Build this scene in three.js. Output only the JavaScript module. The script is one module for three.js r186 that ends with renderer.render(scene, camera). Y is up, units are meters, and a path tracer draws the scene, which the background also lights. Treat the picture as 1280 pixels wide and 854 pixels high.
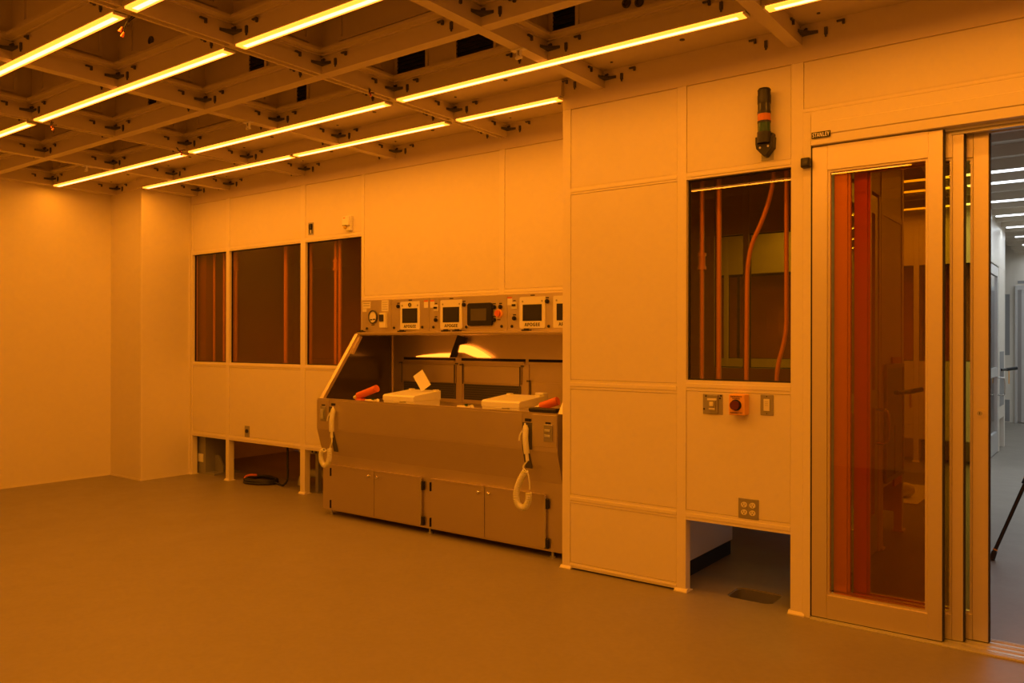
import * as THREE from 'three';
import { RoundedBoxGeometry } from 'three/addons/geometries/RoundedBoxGeometry.js';
import { mergeGeometries } from 'three/addons/utils/BufferGeometryUtils.js';
import { RectAreaLightUniformsLib } from 'three/addons/lights/RectAreaLightUniformsLib.js';
import { FontLoader } from 'three/addons/loaders/FontLoader.js';
import { TextGeometry } from 'three/addons/geometries/TextGeometry.js';

// ------------------------------------------------------------------ camera, light, exposure
const scene = new THREE.Scene();
scene.background = new THREE.Color(0x000000);
const FOCAL = 1005.1, YAW = 36.8325 * Math.PI / 180, PITCH = 0.0396 * Math.PI / 180, ROLL = 0.1179 * Math.PI / 180;
const camera = new THREE.PerspectiveCamera(2 * Math.atan(427 / FOCAL) * 180 / Math.PI, 1280 / 854, 0.05, 60);
camera.position.set(0, 1.467, 0);
camera.rotation.set(PITCH, YAW, ROLL, 'YXZ');
scene.add(camera);
const renderer = new THREE.WebGLRenderer({ antialias: true });
renderer.toneMapping = THREE.LinearToneMapping;
renderer.toneMappingExposure = 1.0;
renderer.shadowMap.enabled = true;
RectAreaLightUniformsLib.init();
const AMBER = new THREE.Color().setRGB(1.0, 0.305, 0.002), AMBER_POWER = 26.5;      // the amber strip lamps of the room
const COOL = new THREE.Color().setRGB(0.86, 0.94, 1.02), COOL_POWER = 18;           // the white strip lamps of the corridor
const AMBER_GLOW = new THREE.Color().setRGB(3.0, 0.72, 0.06), COOL_GLOW = new THREE.Color().setRGB(2.4, 2.6, 2.8);

// ------------------------------------------------------------------ main planes (metres)
const ZN = -4.391, ZF = -4.992, XL = -8.818, XP = -8.179, ZP = -4.422, YT = 2.974, HB = 3.065;
const ZC = -6.87, ZB = -10.9, ZD = -17.4, XA = -1.325;

// ------------------------------------------------------------------ helpers
let seed = 11;
const rnd = () => { seed = (seed * 16807) % 2147483647; return seed / 2147483647; };
const used = {};
function numbered(n) { const k = used[n] = (used[n] ?? -1) + 1; return k ? `${n}_${String(k).padStart(3, '0')}` : n; }
function clean(g) { const h = g.index ? g.toNonIndexed() : g; for (const k of Object.keys(h.attributes)) if (!['position', 'normal', 'uv'].includes(k)) h.deleteAttribute(k); return h; }
function metric(g) {                                      // texture coordinates in metres, by the side each face looks to
  const p = g.attributes.position, n = g.attributes.normal, a = new Float32Array(p.count * 2);
  for (let i = 0; i < p.count; i++) {
    const x = Math.abs(n.getX(i)), y = Math.abs(n.getY(i)), z = Math.abs(n.getZ(i));
    if (y >= x && y >= z) { a[2 * i] = p.getX(i); a[2 * i + 1] = p.getZ(i); }
    else if (x >= z) { a[2 * i] = p.getZ(i); a[2 * i + 1] = p.getY(i); }
    else { a[2 * i] = p.getX(i); a[2 * i + 1] = p.getY(i); }
  }
  g.setAttribute('uv', new THREE.BufferAttribute(a, 2)); return g;
}
function joined(gs) { const list = [gs].flat().map(clean); return metric(list.length > 1 ? mergeGeometries(list) : list[0]); }
function mesh(name, gs, m, parent, label) {
  const o = new THREE.Mesh(joined(gs), m); o.name = name; o.castShadow = o.receiveShadow = true;
  if (label) o.userData.label = label;
  if (parent) parent.add(o);
  return o;
}
function thing(name, label, category, pos = [0, 0, 0], group) {
  const o = new THREE.Group(); o.name = numbered(name); o.position.set(...pos); o.userData = { label, category };
  if (group) o.userData.group = group;
  scene.add(o); return o;
}
function one(name, gs, m, label, category, group) {       // a thing that is one mesh
  const o = mesh(numbered(name), gs, m, scene); o.userData = { label, category };
  if (group) o.userData.group = group;
  return o;
}
function struct(name, label, category = 'wall') { const o = new THREE.Group(); o.name = name; o.userData = { kind: 'structure', label, category }; scene.add(o); return o; }
const bb = (x0, x1, y0, y1, z0, z1) => new THREE.BoxGeometry(x1 - x0, y1 - y0, Math.abs(z1 - z0)).translate((x0 + x1) / 2, (y0 + y1) / 2, (z0 + z1) / 2);
const rb = (x0, x1, y0, y1, z0, z1, r = 0.004, s = 2) => new RoundedBoxGeometry(x1 - x0, y1 - y0, Math.abs(z1 - z0), s, Math.min(r, (x1 - x0) * 0.49, (y1 - y0) * 0.49, Math.abs(z1 - z0) * 0.49)).translate((x0 + x1) / 2, (y0 + y1) / 2, (z0 + z1) / 2);
const V = (x, y, z) => new THREE.Vector3(x, y, z);
function rod(a, b, r, seg = 14, r2 = r) {
  const d = V(...b).sub(V(...a)), g = new THREE.CylinderGeometry(r2, r, d.length(), seg);
  g.applyQuaternion(new THREE.Quaternion().setFromUnitVectors(V(0, 1, 0), d.clone().normalize()));
  return g.translate((a[0] + b[0]) / 2, (a[1] + b[1]) / 2, (a[2] + b[2]) / 2);
}
const tube = (pts, r, n = 48, seg = 10, closed = false) => new THREE.TubeGeometry(new THREE.CatmullRomCurve3(pts.map(p => V(...p)), closed), n, r, seg, closed);
const disc = (x, y, z, r, t, seg = 24) => new THREE.CylinderGeometry(r, r, t, seg).rotateX(Math.PI / 2).translate(x, y, z + t / 2);   // a round plate facing +z
function prism(pts, x0, x1) {                             // profile in (z, y) swept along x
  const s = new THREE.Shape(pts.map(([z, y]) => new THREE.Vector2(-z, y)));
  return new THREE.ExtrudeGeometry(s, { depth: x1 - x0, bevelEnabled: false }).rotateY(Math.PI / 2).translate(x0, 0, 0);
}
function plate(pts, depth, bevel = 0) {                   // outline in (x, y), facing +z
  return new THREE.ExtrudeGeometry(new THREE.Shape(pts.map(p => new THREE.Vector2(...p))), { depth, bevelEnabled: bevel > 0, bevelSize: bevel, bevelThickness: bevel, bevelSegments: 2, curveSegments: 8 });
}
function roundRect(x0, x1, y0, y1, r) {
  const s = new THREE.Shape(); s.moveTo(x0 + r, y0); s.lineTo(x1 - r, y0); s.absarc(x1 - r, y0 + r, r, -Math.PI / 2, 0); s.lineTo(x1, y1 - r); s.absarc(x1 - r, y1 - r, r, 0, Math.PI / 2);
  s.lineTo(x0 + r, y1); s.absarc(x0 + r, y1 - r, r, Math.PI / 2, Math.PI); s.lineTo(x0, y0 + r); s.absarc(x0 + r, y0 + r, r, Math.PI, Math.PI * 1.5); return s;
}
const font = await new FontLoader().loadAsync('fonts/droid/droid_sans_bold.typeface.json');
function words(text, size, x, y, z, width) {              // raised lettering facing +z, centred on (x, y)
  const g = new TextGeometry(text, { font, size, depth: 0.0012, curveSegments: 3 }); g.computeBoundingBox();
  const b = g.boundingBox, w = b.max.x - b.min.x; g.translate(-(b.min.x + b.max.x) / 2, -(b.min.y + b.max.y) / 2, 0);
  if (width) g.scale(width / w, 1, 1);
  return g.translate(x, y, z);
}

// ------------------------------------------------------------------ textures and materials
function noiseTexture(w, h, fn, srgb) {
  const d = new Uint8Array(w * h * 4);
  for (let y = 0; y < h; y++) for (let x = 0; x < w; x++) { const v = fn(x, y), i = 4 * (y * w + x); d[i] = d[i + 1] = d[i + 2] = Math.max(0, Math.min(255, v * 255)); d[i + 3] = 255; }
  const t = new THREE.DataTexture(d, w, h); t.wrapS = t.wrapT = THREE.RepeatWrapping; t.magFilter = THREE.LinearFilter; t.minFilter = THREE.LinearMipmapLinearFilter; t.generateMipmaps = true;
  if (srgb) t.colorSpace = THREE.SRGBColorSpace;
  t.needsUpdate = true; return t;
}
function lattice(n) { const a = Float32Array.from({ length: n * n }, rnd); return (u, v) => { u = ((u % n) + n) % n; v = ((v % n) + n) % n; const i = Math.floor(u), j = Math.floor(v), f = u - i, g = v - j, s = f * f * (3 - 2 * f), t = g * g * (3 - 2 * g), A = (x, y) => a[(y % n) * n + x % n]; return (A(i, j) * (1 - s) + A(i + 1, j) * s) * (1 - t) + (A(i, j + 1) * (1 - s) + A(i + 1, j + 1) * s) * t; }; }
const n8 = lattice(8), n32 = lattice(32), n128 = lattice(128);
const floorMap = noiseTexture(512, 512, (x, y) => 0.945 + 0.012 * n8(x / 64, y / 64) + 0.014 * n32(x / 16, y / 16) + 0.025 * n128(x / 4, y / 4), true); floorMap.repeat.set(0.4, 0.4);
const floorRough = noiseTexture(512, 512, (x, y) => 0.64 + 0.1 * n8(x / 64, y / 64) + 0.08 * n32(x / 16, y / 16)); floorRough.repeat.set(0.31, 0.31);
const brushed = noiseTexture(512, 512, (x, y) => 0.62 + 0.12 * n128(x / 32, y / 2) + 0.1 * n128(x / 90, y) + 0.12 * n8(x / 64, y / 64)); brushed.repeat.set(1.6, 1.6);
const painted = noiseTexture(256, 256, (x, y) => 0.985 + 0.005 * n8(x / 32, y / 32) + 0.006 * n32(x / 8, y / 8), true); painted.repeat.set(0.7, 0.7);
const lin = (r, g = r, b = r) => new THREE.Color().setRGB(r, g, b);
const std = (c, roughness = 0.5, metalness = 0, extra = {}) => new THREE.MeshStandardMaterial({ color: c, roughness, metalness, ...extra });
const M = {
  wall: std(lin(0.82, 0.76, 0.66), 0.42, 0, { map: painted }), post: std(lin(0.83, 0.77, 0.67), 0.36), grid: std(lin(0.72, 0.65, 0.54), 0.45),
  floor: new THREE.MeshPhysicalMaterial({ color: lin(0.295, 0.262, 0.215), roughness: 0.55, specularIntensity: 0.55, map: floorMap, roughnessMap: floorRough }), dark: std(lin(0.02), 0.6), void: std(lin(0.012), 0.9), black: std(lin(0.01), 0.42),
  steel: std(lin(0.68, 0.60, 0.50), 0.54, 1, { roughnessMap: brushed }), polished: std(lin(0.72, 0.71, 0.69), 0.16, 1), doorAlu: std(lin(0.80, 0.73, 0.62), 0.4, 0.8), alu: std(lin(0.66, 0.66, 0.65), 0.42, 0.6), bronze: std(lin(0.42, 0.41, 0.40), 0.38, 0.75),
  hardware: std(lin(0.10, 0.10, 0.10), 0.55, 0.4), zinc: std(lin(0.5, 0.5, 0.5), 0.4, 0.8), white: std(lin(0.86, 0.86, 0.84), 0.35), cream: std(lin(0.80, 0.77, 0.66), 0.4), conduit: std(lin(0.86, 0.84, 0.80), 0.4, 0.25),
  red: std(lin(0.72, 0.16, 0.06), 0.4), deepred: std(lin(0.13, 0.02, 0.012), 0.3), acrylic: std(lin(0.05, 0.035, 0.02), 0.12), orange: std(lin(0.88, 0.45, 0.10), 0.45), yellow: std(lin(0.85, 0.6, 0.06), 0.4), green: std(lin(0.01, 0.07, 0.03), 0.25),
  screen: std(lin(0.035), 0.18), display: std(lin(0.10, 0.09, 0.07), 0.25), grey: std(lin(0.3), 0.5), rubber: std(lin(0.03), 0.7), hose: std(lin(0.8, 0.8, 0.74), 0.35), pvc: std(lin(0.45), 0.5), paper: std(lin(0.88), 0.7), perforated: std(lin(0.12), 0.5, 0.6),
  glass: new THREE.MeshPhysicalMaterial({ color: lin(0.80, 0.48, 0.05), roughness: 0, transmission: 1, thickness: 0, ior: 1.65 }),
  clear: new THREE.MeshPhysicalMaterial({ color: lin(0.95), roughness: 0, transmission: 1, thickness: 0, ior: 1.5 }),
  amberLens: new THREE.MeshPhysicalMaterial({ color: lin(0.95, 0.3, 0.05), roughness: 0.25, transmission: 0.4, thickness: 0 }),
  amberLamp: std(lin(0.9), 0.4, 0, { emissive: AMBER_GLOW }), amberCore: std(lin(0.9), 0.4, 0, { emissive: lin(4.5, 1.3, 0.8) }), coolLamp: std(lin(0.9), 0.4, 0, { emissive: COOL_GLOW }),
};

// ------------------------------------------------------------------ floor and shell
{
  const s = new THREE.Shape([[-9.1, -1.4], [4.8, -1.4], [4.8, 17.7], [-9.1, 17.7]].map(p => new THREE.Vector2(...p)));
  s.holes.push(roundRect(-1.80, -1.53, 4.465, 4.685, 0.05));
  const g = new THREE.ExtrudeGeometry(s, { depth: 0.12, bevelEnabled: false }).rotateX(-Math.PI / 2).translate(0, -0.12, 0);
  const o = mesh('floor', g, M.floor, scene); o.userData = { kind: 'structure', label: 'smooth grey seamless cleanroom floor', category: 'floor' };
}
const basin = thing('floor_sink', 'rounded rectangular floor sink sunk under the low wall opening', 'floor sink', [-1.665, -0.13, -4.575]);
{
  const s = roundRect(-0.135, 0.135, -0.11, 0.11, 0.05); s.holes.push(roundRect(-0.128, 0.128, -0.103, 0.103, 0.045));
  mesh('basin_wall', new THREE.ExtrudeGeometry(s, { depth: 0.125, bevelEnabled: false }).rotateX(-Math.PI / 2), M.bronze, basin);
  mesh('basin_floor', new THREE.ExtrudeGeometry(roundRect(-0.13, 0.13, -0.105, 0.105, 0.045), { depth: 0.008, bevelEnabled: false }).rotateX(-Math.PI / 2), M.bronze, basin);
  mesh('drain', new THREE.CylinderGeometry(0.03, 0.03, 0.01, 20).translate(-0.05, 0.012, 0), M.hardware, basin);
}
const shell = (name, label, boxes, m = M.wall) => { const o = mesh(name, boxes, m, scene); o.userData = { kind: 'structure', label, category: 'wall' }; return o; };
shell('wall_left', 'plain white end wall of the bay beside the pilaster', [bb(XL - 0.12, XL, 0, 3.9, 1.4, -7.0)]);
shell('wall_front', 'plain white wall behind the viewer', [bb(XL, 4.7, 0, 3.9, 1.2, 1.32)]);
shell('wall_right', 'plain white side wall of the bay and the corridor', [bb(4.6, 4.72, 0, 3.9, 1.2, ZN - 0.1), bb(1.05, 1.17, 0, 3.9, ZN - 0.21, -17.6)]);
shell('trim_1', 'white roof deck above the ceiling grid', [bb(-9.0, 4.8, 3.9, 4.0, 1.4, -17.7)], M.grid).userData.category = 'roof';
{
  const w = struct('wall_pilaster', 'white boxed-in pilaster in the corner of the bay');
  mesh('panel', bb(XL, XP - 0.004, 0, HB, ZP - 0.004, ZF - 0.06), M.wall, w);
  mesh('corner_strip', bb(XP - 0.02, XP, 0.012, HB, ZP - 0.02, ZP), M.post, w);
  mesh('corner_strip', bb(XP - 0.006, XP + 0.003, 0.012, HB, ZF + 0.02, ZF + 0.006), M.post, w);
}
{
  const b = struct('baseboard_left', 'thin white base strip along the end wall and pilaster', 'baseboard');
  mesh('strip', bb(XL, XL + 0.006, 0, 0.018, 1.2, ZP), M.post, b);
  mesh('strip', bb(XL, XP, 0, 0.018, ZP, ZP + 0.006), M.post, b);
  mesh('strip', bb(XP, XP + 0.006, 0, 0.018, ZF, ZP + 0.006), M.post, b);
}

// ------------------------------------------------------------------ modular wall pieces (posts, rails, panels) in a plane facing +z
const T = 0.06;
function post(w, z, x0, x1, y0 = 0, y1 = YT, foot = true, m = M.post) {
  mesh('post', rb(x0, x1, y0, y1, z - T, z + 0.004, 0.003, 1), m, w);
  if (foot) mesh('post_foot', [bb(x0 - 0.012, x1 + 0.012, 0, 0.006, z - T - 0.01, z + 0.018), prism([[z + 0.016, 0.006], [z + 0.004, 0.02], [z - 0.02, 0.02], [z - 0.02, 0.006]], x0 - 0.01, x1 + 0.01)], m, w);
}
const panel = (w, z, x0, x1, y0, y1, m = M.wall) => mesh('panel', rb(x0 + 0.0015, x1 - 0.0015, y0 + 0.0015, y1 - 0.0015, z - 0.05, z, 0.002, 1), m, w);
const rail = (w, z, x0, x1, y0, y1, m = M.post) => mesh('rail', [bb(x0, x1, y0, y1, z - T + 0.004, z + 0.0025), rb(x0, x1, y0 + (y1 - y0) * 0.30, y1 - (y1 - y0) * 0.30, z - 0.01, z + 0.006, 0.002, 1)], m, w);
function fascia(w, z, x0, x1, m = M.grid) { mesh('fascia', [bb(x0, x1, YT, HB, z - 0.09, z + 0.004)], m, w); mesh('joint', bb(x0, x1, YT - 0.006, YT, z - 0.06, z - 0.006), M.grid, w); }
let windows = 0;
function windowIn(z, x0, x1, y0, y1, label, glass = M.glass) {
  const w = struct(`window_${++windows}`, label, 'window'), g = 0.008;
  mesh('gasket', [bb(x0, x1, y0, y0 + g, z - 0.04, z - 0.024), bb(x0, x1, y1 - g, y1, z - 0.04, z - 0.024), bb(x0, x0 + g, y0 + g, y1 - g, z - 0.04, z - 0.024), bb(x1 - g, x1, y0 + g, y1 - g, z - 0.04, z - 0.024)], M.dark, w);
  mesh('pane', new THREE.PlaneGeometry(x1 - x0 - 0.004, y1 - y0 - 0.004).translate((x0 + x1) / 2, (y0 + y1) / 2, z - 0.032), glass, w);
}
{ // far recessed wall
  const w = struct('wall_back', 'recessed modular wall of white panels with three dark amber windows');
  const P = [[-8.178, -8.142], [-7.514, -7.456], [-6.290, -6.219], [-5.437, -5.400]];
  P.forEach(([a, b], i) => post(w, ZF, a, b, 0, YT, true));
  for (let i = 0; i < 3; i++) {
    const a = P[i][1], b = P[i + 1][0];
    panel(w, ZF, a, b, 2.462, YT - 0.004); rail(w, ZF, a, b, 2.42, 2.462);
    rail(w, ZF, a, b, 1.195, 1.245); panel(w, ZF, a, b, 0.485, 1.195); rail(w, ZF, a, b, 0.43, 0.485);
  }
  post(w, ZF, -3.866, -3.812, 1.84, YT, false);
  panel(w, ZF, -5.400, -3.866, 1.88, YT - 0.004); rail(w, ZF, -5.400, -3.866, 1.84, 1.88);
  panel(w, ZF, -3.812, -2.70, 1.88, YT - 0.004); rail(w, ZF, -3.812, -2.70, 1.84, 1.88);
  fascia(w, ZF, XP, -2.70);
}
const WL = ['narrow dark amber window next to the pilaster', 'widest dark amber window between the two wall posts', 'dark amber window beside the steel wet bench', 'tall amber window with pipes behind it, above the wall switches'];
windowIn(ZF, -8.142, -7.514, 1.245, 2.42, WL[0]); windowIn(ZF, -7.456, -6.290, 1.245, 2.42, WL[1]); windowIn(ZF, -6.219, -5.437, 1.245, 2.42, WL[2]);
{ // projecting wall by the door
  const w = struct('wall_entrance', 'projecting modular wall of white panels beside the sliding door');
  post(w, ZN, -2.875, -2.815); post(w, ZN, -2.069, -2.010); post(w, ZN, -1.402, -1.336);
  panel(w, ZN, -2.815, -2.069, 2.462, YT - 0.004); rail(w, ZN, -2.815, -2.069, 2.42, 2.462);
  panel(w, ZN, -2.815, -2.069, 1.225, 2.42); rail(w, ZN, -2.815, -2.069, 1.165, 1.225);
  panel(w, ZN, -2.815, -2.069, 0.485, 1.165); rail(w, ZN, -2.815, -2.069, 0.43, 0.485);
  panel(w, ZN, -2.815, -2.069, 0.045, 0.43); rail(w, ZN, -2.815, -2.069, 0.012, 0.045);
  panel(w, ZN, -2.010, -1.402, 2.462, YT - 0.004); rail(w, ZN, -2.010, -1.402, 2.42, 2.462);
  rail(w, ZN, -2.010, -1.402, 1.185, 1.247); panel(w, ZN, -2.010, -1.402, 0.485, 1.185); rail(w, ZN, -2.010, -1.402, 0.428, 0.485);
  panel(w, ZN, -1.336, 4.6, 2.72, YT - 0.004); rail(w, ZN, -1.336, 4.6, 2.69, 2.72);
  panel(w, ZN, 0.50, 4.6, 0.0, 2.69);
  fascia(w, ZN, -2.875, 4.6);
  mesh('side_panel', bb(-2.872, -2.83, 0.01, HB, ZN - T, ZF - 0.06), M.wall, w);
}
windowIn(ZN, -2.010, -1.402, 1.247, 2.42, WL[3]);

// ------------------------------------------------------------------ ceiling grid
const ceil = struct('ceiling', 'deep white ceiling grid of beams with recessed panels and open housings', 'ceiling');
const XK = [3.508, 2.286, 1.064, -0.158, -1.380, -2.602, -3.824, -5.046, -6.268, -7.490], ZR = [0.8, 0.2, -0.4, -1.0, -1.985, -2.590, -3.195, -3.795, -4.391];
const HW = 0.035;
const beamX = (z, x0, x1) => mesh('grid_beam', [bb(x0, x1, HB, HB + 0.075, z - HW, z + HW), bb(x0, x1, HB + 0.075, HB + 0.105, z - HW * 0.72, z + HW * 0.72), bb(x0, x1, HB + 0.105, HB + 0.118, z - HW * 1.15, z + HW * 1.15)], M.grid, ceil);
for (const z of ZR.slice(0, 8)) beamX(z, XL, 4.6);
beamX(-4.391, XP, -2.87);
mesh('grid_beam', [bb(-2.87, 4.6, HB, HB + 0.118, ZN - 0.05, ZN + 0.0)], M.grid, ceil);
mesh('grid_beam', [bb(XP, -2.83, HB, HB + 0.118, ZF - 0.05, ZF + 0.0)], M.grid, ceil);
mesh('grid_beam', [bb(XL, XL + 0.128, HB, HB + 0.118, 1.2, ZP)], M.grid, ceil);
mesh('grid_beam', [bb(XL, XP + 0.128, HB + 0.0005, HB + 0.118, ZP, ZP - 0.05)], M.grid, ceil);
mesh('grid_beam', [bb(XP, XP + 0.128, HB, HB + 0.118, ZP, ZF)], M.grid, ceil);
XK.forEach((x, k) => {
  const z1 = x < -2.8 ? ZF : ZN, open = k === 6 || k === 8, y0 = HB - 0.0015;
  const cap = open ? [bb(x - HW, x - HW + 0.016, y0, HB + 0.075, z1, 1.2), bb(x + HW - 0.016, x + HW, y0, HB + 0.075, z1, 1.2), bb(x - HW + 0.016, x + HW - 0.016, HB + 0.022, HB + 0.075, z1, 1.2)] : [bb(x - HW, x + HW, y0, HB + 0.075, z1, 1.2)];
  mesh('grid_beam', [...cap, bb(x - HW * 0.72, x + HW * 0.72, HB + 0.075, HB + 0.105, z1, 1.2), bb(x - HW * 1.15, x + HW * 1.15, HB + 0.105, HB + 0.118, z1, 1.2)], M.grid, ceil);
});
// cells: flat panels by the walls, open housings further in
const gusset = new THREE.ExtrudeGeometry(new THREE.Shape([[0, 0], [0.085, 0.004], [0.05, 0.02], [0.035, 0.035], [0.02, 0.05], [0.004, 0.085]].map(p => new THREE.Vector2(...p))), { depth: 0.016, bevelEnabled: false }).rotateX(Math.PI / 2).scale(1.0, 1, 1.0);
const LOUVERS = { '4,7': [[0.04, 0.29], [0.55, 0.84]], '3,7': [[0.04, 0.19], [0.78, 1.12]], '2,7': [[0.72, 1.02]], '5,7': [[0.24, 0.35]], '5,6': [[0.52, 0.68]], '3,6': [[0.55, 0.70]], '4,5': [[0.3, 0.46]], '2,6': [[0.3, 0.5]], '6,6': [[0.5, 0.62]] };
const PLUGS = { '3,7': [[0.505, 0.193], [0.58, 0.180]], '2,7': [[0.045, 0.195]], '3,6': [[0.82, 0.18]], '5,5': [[0.4, 0.2]] };
const holes = [];
const XE = [4.6, ...XK, XL + 0.128 - HW];
for (let i = 0; i + 1 < XE.length; i++) {
  const xr = XE[i] - HW, xl = XE[i + 1] + HW;
  const rows = ZR.slice(0, -1).map((z, r) => [z - HW, ZR[r + 1] + HW, r + 1]);
  for (const [za, zb, r] of rows) {
    const right = xl > -2.85, zf = r === 8 && right ? ZN : zb;
    if (r === 8 && i === XE.length - 2) { cell(Math.max(xl, XL + 0.128), xr, za, ZP, r, i); continue; }
    cell(xl, xr, za, zf, r, i);
  }
  if (xl < -2.85) cell(i === XE.length - 2 ? XP + 0.128 : xl, xr, -4.391 - HW, ZF, 9, i);
}
function cell(x0, x1, zn, zf, r, i) {
  const y = HB + 0.118, deep = r >= 4 && r <= 7 && i > 0;
  const key = `${i - 2},${r}`, w = x1 - x0;
  if (!deep) {
    const p = mesh('ceiling_panel', rb(x0, x1, y - 0.012, y + 0.02, zn, zf, 0.003, 1), M.grid, ceil);
    mesh('screw', [rod([x0 + 0.12, y - 0.016, zf + 0.12], [x0 + 0.12, y - 0.012, zf + 0.12], 0.009, 10)], M.hardware, p);
    if (r > 7) mesh('plug', [rod([x0 + 0.62, y - 0.016, zf + 0.2], [x0 + 0.62, y - 0.012, zf + 0.2], 0.014, 12)], M.hardware, p);
  } else {
    const top = y + 0.36, q = 0.012;
    const h = mesh('housing', [bb(x0 - HW * 0.9, x1 + HW * 0.9, y, top, zn + HW * 0.9, zn), bb(x0 - HW * 0.9, x1 + HW * 0.9, y, top, zf, zf - HW * 0.9), bb(x0 - HW * 0.9, x0, y, top, zf, zn), bb(x1, x1 + HW * 0.9, y, top, zf, zn), bb(x0, x1, top - q, top, zf, zn),
      bb(x0, x1, y - 0.004, y + 0.012, zf, zf + 0.05), bb(x0, x1, y - 0.004, y + 0.012, zn - 0.04, zn), bb(x0, x0 + 0.05, y - 0.004, y + 0.012, zf + 0.05, zn - 0.04), bb(x1 - 0.05, x1, y - 0.004, y + 0.012, zf + 0.05, zn - 0.04)], M.grid, ceil);
    for (const [a, b] of LOUVERS[key] ?? []) {
      mesh('louver', [bb(x0 + a, x0 + b, y + 0.016, y + 0.17, zf, zf + 0.004)], M.void, h);
      for (let s = 0; s < 6; s++) mesh('louver_blade', bb(x0 + a, x0 + b, y + 0.03 + s * 0.025, y + 0.034 + s * 0.025, zf + 0.004, zf + 0.012).translate(0, 0, 0), M.black, h);
      mesh('louver_frame', [bb(x0 + a - 0.02, x0 + a, y + 0.012, y + 0.19, zf, zf + 0.014), bb(x0 + b, x0 + b + 0.02, y + 0.012, y + 0.19, zf, zf + 0.014), bb(x0 + a, x0 + b, y + 0.17, y + 0.19, zf, zf + 0.014)], M.grid, h);
    }
    for (const [a, b] of PLUGS[key] ?? []) mesh('plug', [new THREE.TorusGeometry(0.02, 0.007, 8, 20).translate(x0 + a, HB + b, zf + 0.006), disc(x0 + a, HB + b, zf, 0.017, 0.005)], M.hardware, h);
    const ring = (a, b, c, d, t, wd) => [[a, b, c, c + wd], [a, b, d - wd, d], [a, a + wd, c + wd, d - wd], [b - wd, b, c + wd, d - wd]];
    if (!LOUVERS[key]) mesh('access_frame', ring(x0 + 0.16, x1 - 0.16, y + 0.04, y + 0.27, 0, 0.022).map(([a, b, c, d]) => bb(a, b, c, d, zf, zf + 0.012)), M.grid, h);
    mesh('access_frame', ring(zf + 0.1, zn - 0.1, y + 0.04, y + 0.27, 0, 0.022).map(([a, b, c, d]) => bb(x0, x0 + 0.012, c, d, a, b)), M.grid, h);
    if (r < 7) {   // stiffening frame and a flat crossbar seen up in the housing
      mesh('crossbar', bb(x0 + w * 0.42, x0 + w * 0.5, top - 0.10, top - 0.07, zf, zn), M.grid, h);
      mesh('inner_rail', bb(x0, x1, top - 0.16, top - 0.13, zf + 0.16, zf + 0.2), M.grid, h);
    }
    if (((i - 2) * 5 + r * 3) % 4 === 0) mesh('cable_loop', tube([[x0 + w * 0.62, top - 0.02, zf + 0.3], [x0 + w * 0.63, top - 0.18, zf + 0.25], [x0 + w * 0.72, top - 0.2, zf + 0.2], [x0 + w * 0.75, top - 0.02, zf + 0.22]], 0.006, 20, 6), M.black, h);
  }
  if (r < 4) return;
  // corner gussets, bolts and clips on the beam sides that face the room
  const yb = HB + 0.062;
  mesh('corner_bracket', [gusset.clone().translate(x0, yb, zf), rod([x0 + 0.035, yb - 0.012, zf + 0.018], [x0 + 0.035, yb, zf + 0.018], 0.006, 8), rod([x0 + 0.018, yb - 0.012, zf + 0.035], [x0 + 0.018, yb, zf + 0.035], 0.006, 8), rod([x0 + 0.022, yb + 0.02, zf + 0.0], [x0 + 0.022, yb + 0.008, zf + 0.02], 0.008, 8)], M.hardware, ceil);
  for (const [px, dir] of [[x0, 1], [x1, -1]]) {
    mesh('bolt', [bb(px + dir * 0.125 - 0.008, px + dir * 0.125 + 0.008, HB + 0.03, HB + 0.068, zf, zf + 0.01), rod([px + dir * 0.125, HB + 0.018, zf + 0.006], [px + dir * 0.125, HB + 0.03, zf + 0.006], 0.005, 8)], M.hardware, ceil);
    mesh('clip', [bb(px + dir * 0.2 - 0.02, px + dir * 0.2 + 0.02, HB + 0.082, HB + 0.09, zf, zf + 0.012), bb(px + dir * 0.2 + 0.008, px + dir * 0.2 + 0.02, HB + 0.066, HB + 0.082, zf, zf + 0.012)], M.hardware, ceil);
  }
  mesh('clip', [bb(x0, x0 + 0.012, HB + 0.075, HB + 0.084, zf + 0.16, zf + 0.2), bb(x0, x0 + 0.012, HB + 0.058, HB + 0.075, zf + 0.16, zf + 0.172)], M.hardware, ceil);
}

// ------------------------------------------------------------------ strip lamps
function stripLamp(x0, x1, z, label, group, lamp, core, color, power) {
  const t = thing('strip_light', label, 'ceiling light', [(x0 + x1) / 2, HB - 0.006, z], group), w = x1 - x0, h = w / 2;
  mesh('diffuser', rb(-h + 0.012, h - 0.012, -0.010, 0.002, -0.031, 0.031, 0.005, 2), lamp, t);
  mesh('light_core', bb(-h + 0.05, h - 0.05, -0.0112, -0.0095, -0.013, 0.013), core, t);
  mesh('end_cap', [bb(-h, -h + 0.012, -0.009, 0.006, -0.033, 0.033)], M.white, t); mesh('end_cap', [bb(h - 0.012, h, -0.009, 0.006, -0.033, 0.033)], M.white, t);
  mesh('tray', bb(-h, h, 0.002, 0.0065, -0.034, 0.034), M.white, t);
  const l = new THREE.RectAreaLight(color, power, w - 0.03, 0.06); l.position.set(0, -0.0135, 0); l.rotation.x = -Math.PI / 2; t.add(l); l.name = 'lamp_glow';
}
const G = 0.042, amber = (a, b, z, label, group) => stripLamp(a, b, z, label, group, M.amberLamp, M.amberCore, AMBER, AMBER_POWER);
const E0 = [-8.69, -6.268 - G], E1 = [-6.268 + G, -3.824 - G], E2 = [-3.824 + G, -1.38 - G], E3 = [-1.38 + G, 1.064 - G];
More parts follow.
